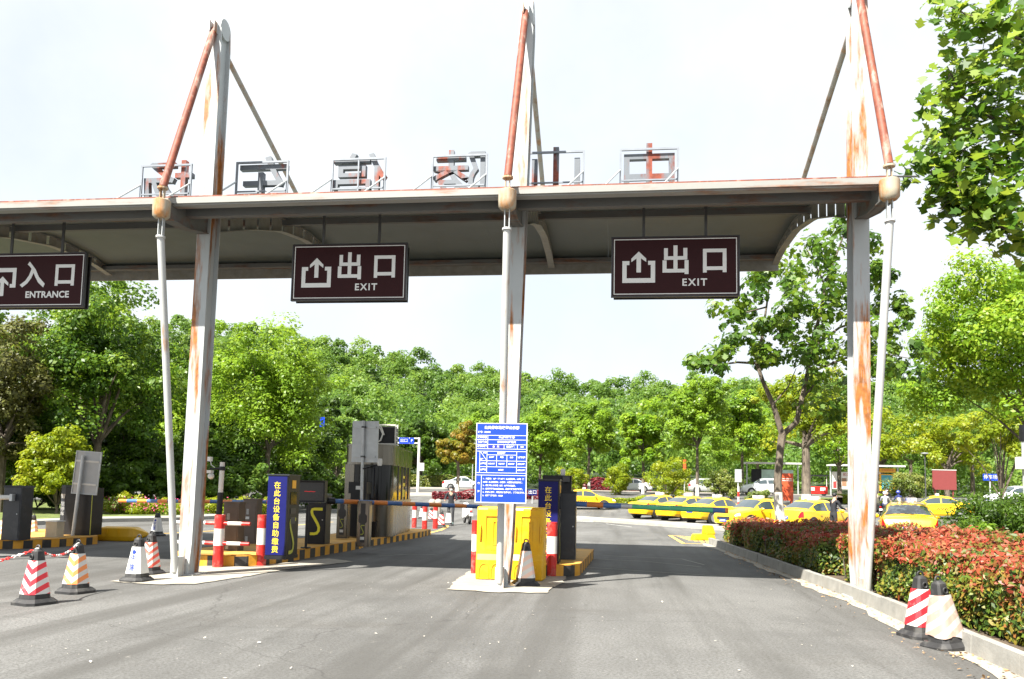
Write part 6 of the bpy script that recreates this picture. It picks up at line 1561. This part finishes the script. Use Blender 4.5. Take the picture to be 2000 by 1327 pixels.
hedge_block('photinia_hedge', 'bright red topped hedge in front, right of the right mast', 6.0, 10.2, -6.8, 1.5, .78, 24000, 40000, .08, 5, 300, left=lambda v: kl(v) + (.10 if -.55 < v < .45 else 0))
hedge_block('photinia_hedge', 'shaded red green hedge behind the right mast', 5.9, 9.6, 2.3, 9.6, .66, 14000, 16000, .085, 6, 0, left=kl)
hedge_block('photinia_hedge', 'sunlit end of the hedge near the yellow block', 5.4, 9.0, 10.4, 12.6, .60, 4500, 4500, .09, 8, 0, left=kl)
def plant(name, label, px, d, w, h, m, seed, n=26, per=120, leaf=.1, cat='shrub', group=None, dep=None, zc=None):
    b = onland(px, d); rng = np.random.default_rng(seed); root = thing(name, label, cat, b, 0, group)
    cl = ellipsoid_clumps(n, (0, 0, h * .52), (w / 2, (dep or w) / 2, h * .5), rng, (.22, .38), .4); V, k, rv = clumps_leaves(cl, per, leaf, rng, .5, OVAL, inner=.3)
    leafobj('foliage', V, k, rv, m, root); st = MB()
    for i in range(5): e = cl[i % len(cl)]; st.tube([(e[0] * .15, e[1] * .15, -.05), (e[0] * .5, e[1] * .5, e[2] * .5), tuple(e[:3])], [.03, .02, .008], 5)
    st.build('stems', 'bark', root, True); return root
plant('dark_shrub', 'dark green spreading shrub at the right edge behind the hedge', 1935, 25, 3.1, 1.75, 'leaf_dark', 50, 70, 150, .10)
plant('dark_shrub', 'dark shrub running off the right picture edge', 2010, 24, 2.4, 1.9, 'leaf_dark', 150, 50, 150, .10)
plant('bright_shrub', 'bright green leafy shrub before the dark shrub', 1903, 20.5, 1.25, .98, 'leaf_bright', 51, 26, 90, .13)
plant('yellow_flowers', 'small clump of yellow flowers beside the bright shrub', 1862, 21, .5, .9, 'flower_yellow', 52, 12, 60, .07, 'flowers')
plant('round_bush', 'round clipped bush among the taxis', 1487, 47, 2.0, 1.9, 'leaf_hedge', 53, 60, 150, .12)
for i, (px, d, w, h, m, lab) in enumerate(((1120, 82, 3.2, 2.6, 'leaf_yellow', 'above the roof of the taxi driving right'), (1205, 78, 3.0, 2.9, 'leaf_yellow', 'before the white sedan'), (1305, 74, 4.0, 3.6, 'leaf_yellow', 'behind the leftmost parked taxi'), (1408, 72, 3.4, 2.7, 'leaf_hedge', 'behind the third parked taxi'), (1775, 76, 4.2, 2.4, 'leaf_hedge', 'left of the maroon board'))):
    plant('roadside_bush', 'yellow green roadside bush ' + lab, px, d, w, h, m, 60 + i, 40, 120, .2, group='roadside bushes')
for i, (px, d, w, h) in enumerate(((240, 39, 4, 1.0), (310, 39.5, 3.6, .9), (440, 41, 4.5, 1.0), (510, 42, 3.5, .95))):
    r_ = plant('azalea', 'low flowering azalea bed %s' % ('behind the white boom tip', 'just left of the first column', 'behind the guard rail', 'behind the pay machine')[i], px, d, w, h, 'leaf_yellow', 70 + i, 40, 110, .11, group='azaleas on the bank', dep=1.4)
    rng = np.random.default_rng(170 + i); n_ = 130; P = np.stack([rng.uniform(-w / 2, w / 2, n_), rng.uniform(-.9, -.3, n_), rng.uniform(.3, h, n_)], 1) if i < 2 else np.stack([rng.uniform(-w / 2, w / 2, 30), rng.uniform(-.9, -.3, 30), rng.uniform(.3, h, 30)], 1)
    V, k = leafgeo(P, rng.normal(size=(len(P), 3)) * .5 + np.array([-.2, -.8, .4]), np.full(len(P), .10), rng, OVAL); leafobj('blossom', V, k, rng.random(len(P)), 'flower_pink', r_, kind='stuff')
def long_hedge(name, label, pxs, d, h, m, seed, dep=1.2, n=9000, leaf=.22, dz=0):
    rng = np.random.default_rng(seed); pts = [onland(px, d) for px in pxs]; c = pts[len(pts) // 2]; root = thing(name, label, 'hedge', c)
    xs_ = rng.uniform(pts[0].x, pts[-1].x, n); ys_ = d + rng.uniform(-dep / 2, dep / 2, n); top = rng.random(n) < .45
    zz = np.array([tz(x, y) for x, y in zip(xs_, ys_)]); wob = .10 * np.sin(xs_ * 1.3) + .08 * np.sin(xs_ * 3.1)
    z = np.where(top, h + wob, rng.random(n) * h); ys_ = np.where(top, ys_, d - dep / 2 + rng.random(n) * .2)
    P = np.stack([xs_ - c.x, ys_ - c.y, zz + z - c.z], 1); Nn = rng.normal(size=(n, 3)) * .45 + np.where(top[:, None], np.array([[-.2, -.3, .8]]), np.array([[-.2, -.85, .3]]))
    V, k = leafgeo(P, Nn, leaf * rng.uniform(.7, 1.3, n), rng, RHOMB); leafobj('foliage', V, k, np.clip(rng.random(n) * .7 + .3 * np.sin(xs_ * 2.) ** 2, 0, 1), m, root)
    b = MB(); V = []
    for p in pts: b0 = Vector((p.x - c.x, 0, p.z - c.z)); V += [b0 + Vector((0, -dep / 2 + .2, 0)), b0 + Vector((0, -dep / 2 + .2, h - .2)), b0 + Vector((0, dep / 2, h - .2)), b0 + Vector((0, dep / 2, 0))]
    b.add(V, [(i * 4 + j_, (i + 1) * 4 + j_, (i + 1) * 4 + (j_ + 1) % 4, i * 4 + (j_ + 1) % 4) for i in range(len(pts) - 1) for j_ in range(4)]); b.build('shade_core', 'core_shade_dark', root)  # dark filler box behind the leaves, painted in place of inner shade
    return root
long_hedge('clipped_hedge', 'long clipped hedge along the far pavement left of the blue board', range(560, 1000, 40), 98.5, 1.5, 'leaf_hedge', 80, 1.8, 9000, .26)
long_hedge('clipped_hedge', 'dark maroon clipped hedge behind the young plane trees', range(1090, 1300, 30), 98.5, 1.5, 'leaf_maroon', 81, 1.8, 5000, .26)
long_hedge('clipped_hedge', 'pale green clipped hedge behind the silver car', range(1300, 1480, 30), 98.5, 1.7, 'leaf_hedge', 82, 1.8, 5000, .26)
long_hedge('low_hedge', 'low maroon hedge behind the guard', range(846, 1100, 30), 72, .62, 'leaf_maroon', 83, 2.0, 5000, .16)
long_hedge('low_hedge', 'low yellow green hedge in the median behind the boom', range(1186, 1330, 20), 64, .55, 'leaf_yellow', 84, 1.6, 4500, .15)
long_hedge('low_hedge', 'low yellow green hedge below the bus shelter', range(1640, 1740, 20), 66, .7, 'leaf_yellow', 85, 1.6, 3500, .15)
for px, py, s, lab in ((1968, 1030, (.42, .3, .24), 'larger'), (1876, 1026, (.2, .16, .12), 'smaller')):
    d = 19.0; p = onland(px, d); b = MB(); b.ball((0, 0, .12), s, 14, 10); rr = random.Random(px); b.v = [(x * (1 + rr.uniform(-.12, .12)), y * (1 + rr.uniform(-.12, .12)), z * (1 + rr.uniform(-.15, .1)) + .45) for x, y, z in b.v]
    o_ = b.build('rock', 'rock', None); o_.location = p; tag(o_, 'the %s beige rock by the bright shrub' % lab, 'rock', 'beige garden rocks')
strip('planting_bed', [ol(1845, 18.3), ol(1920, 18.0), ol(2000, 17.6), ol(2120, 17)], [ol(1830, 28), ol(1920, 28), ol(2000, 28), ol(2120, 28)], 'grass_ground', .0, thick=.45)
# grass on the left bank
rng = np.random.default_rng(33); n_ = 9000; X_ = rng.uniform(-27, -13, n_); Y_ = rng.uniform(35.5, 44, n_)
P = np.stack([X_, Y_, np.full(n_, .19)], 1); V, k = leafgeo(P, rng.normal(size=(n_, 3)) * .3 + np.array([-.3, -.9, .25]), rng.uniform(.08, .18, n_), rng, RHOMB)
# ------------------------------------------------------------------ wooded hill: far-off wood that reads as one mass
rng = np.random.default_rng(3); cl = []; lf_ = []
y = 106.0
Vall, Rall = [], []
while y < 318:
    stp = 6.0 + (y - 106) * .006
    for x in np.arange(-.74 * y, .74 * y, stp):
        xx = x + rng.uniform(-2.2, 2.2); yy = y + rng.uniform(-2.2, 2.2)
        if xx / yy > .66 or xx / yy < -.66: continue
        if False: continue
        r = rng.uniform(2.6, 5.0); hh = rng.uniform(5.5, 11.5) * (1 if rng.random() < .93 else 1.35)
        z = hz(xx, yy) + hh - r * .8
        ncl_ = 18; per_ = 28 if y < 180 else 20; lfs = .46 + (y - 106) * .0018
        d = rng.normal(size=(ncl_, 3)); d /= np.linalg.norm(d, axis=1, keepdims=True); d[:, 2] = np.abs(d[:, 2]) * 1.1 - .3
        c = np.array([xx, yy, z]) + d * r * np.array([.72, .72, .85]) * rng.uniform(.7, 1.05, (ncl_, 1))
        C = np.concatenate([c, np.full((ncl_, 1), r * .42)], 1)
        V, k, rv = clumps_leaves(C, per_, lfs, rng, .55, FULL, inner=.75)
        base = rng.random()
        Vall.append(V); Rall.append(np.clip(rv * .4 + base * .62, 0, 1))
    y += stp * .92
V = np.concatenate(Vall); rv = np.concatenate(Rall)
tag(leafobj('hill_wood', V, 4, rv, 'leaf_hill'), 'dense green wood covering the hill behind', 'wood', kind='stuff')
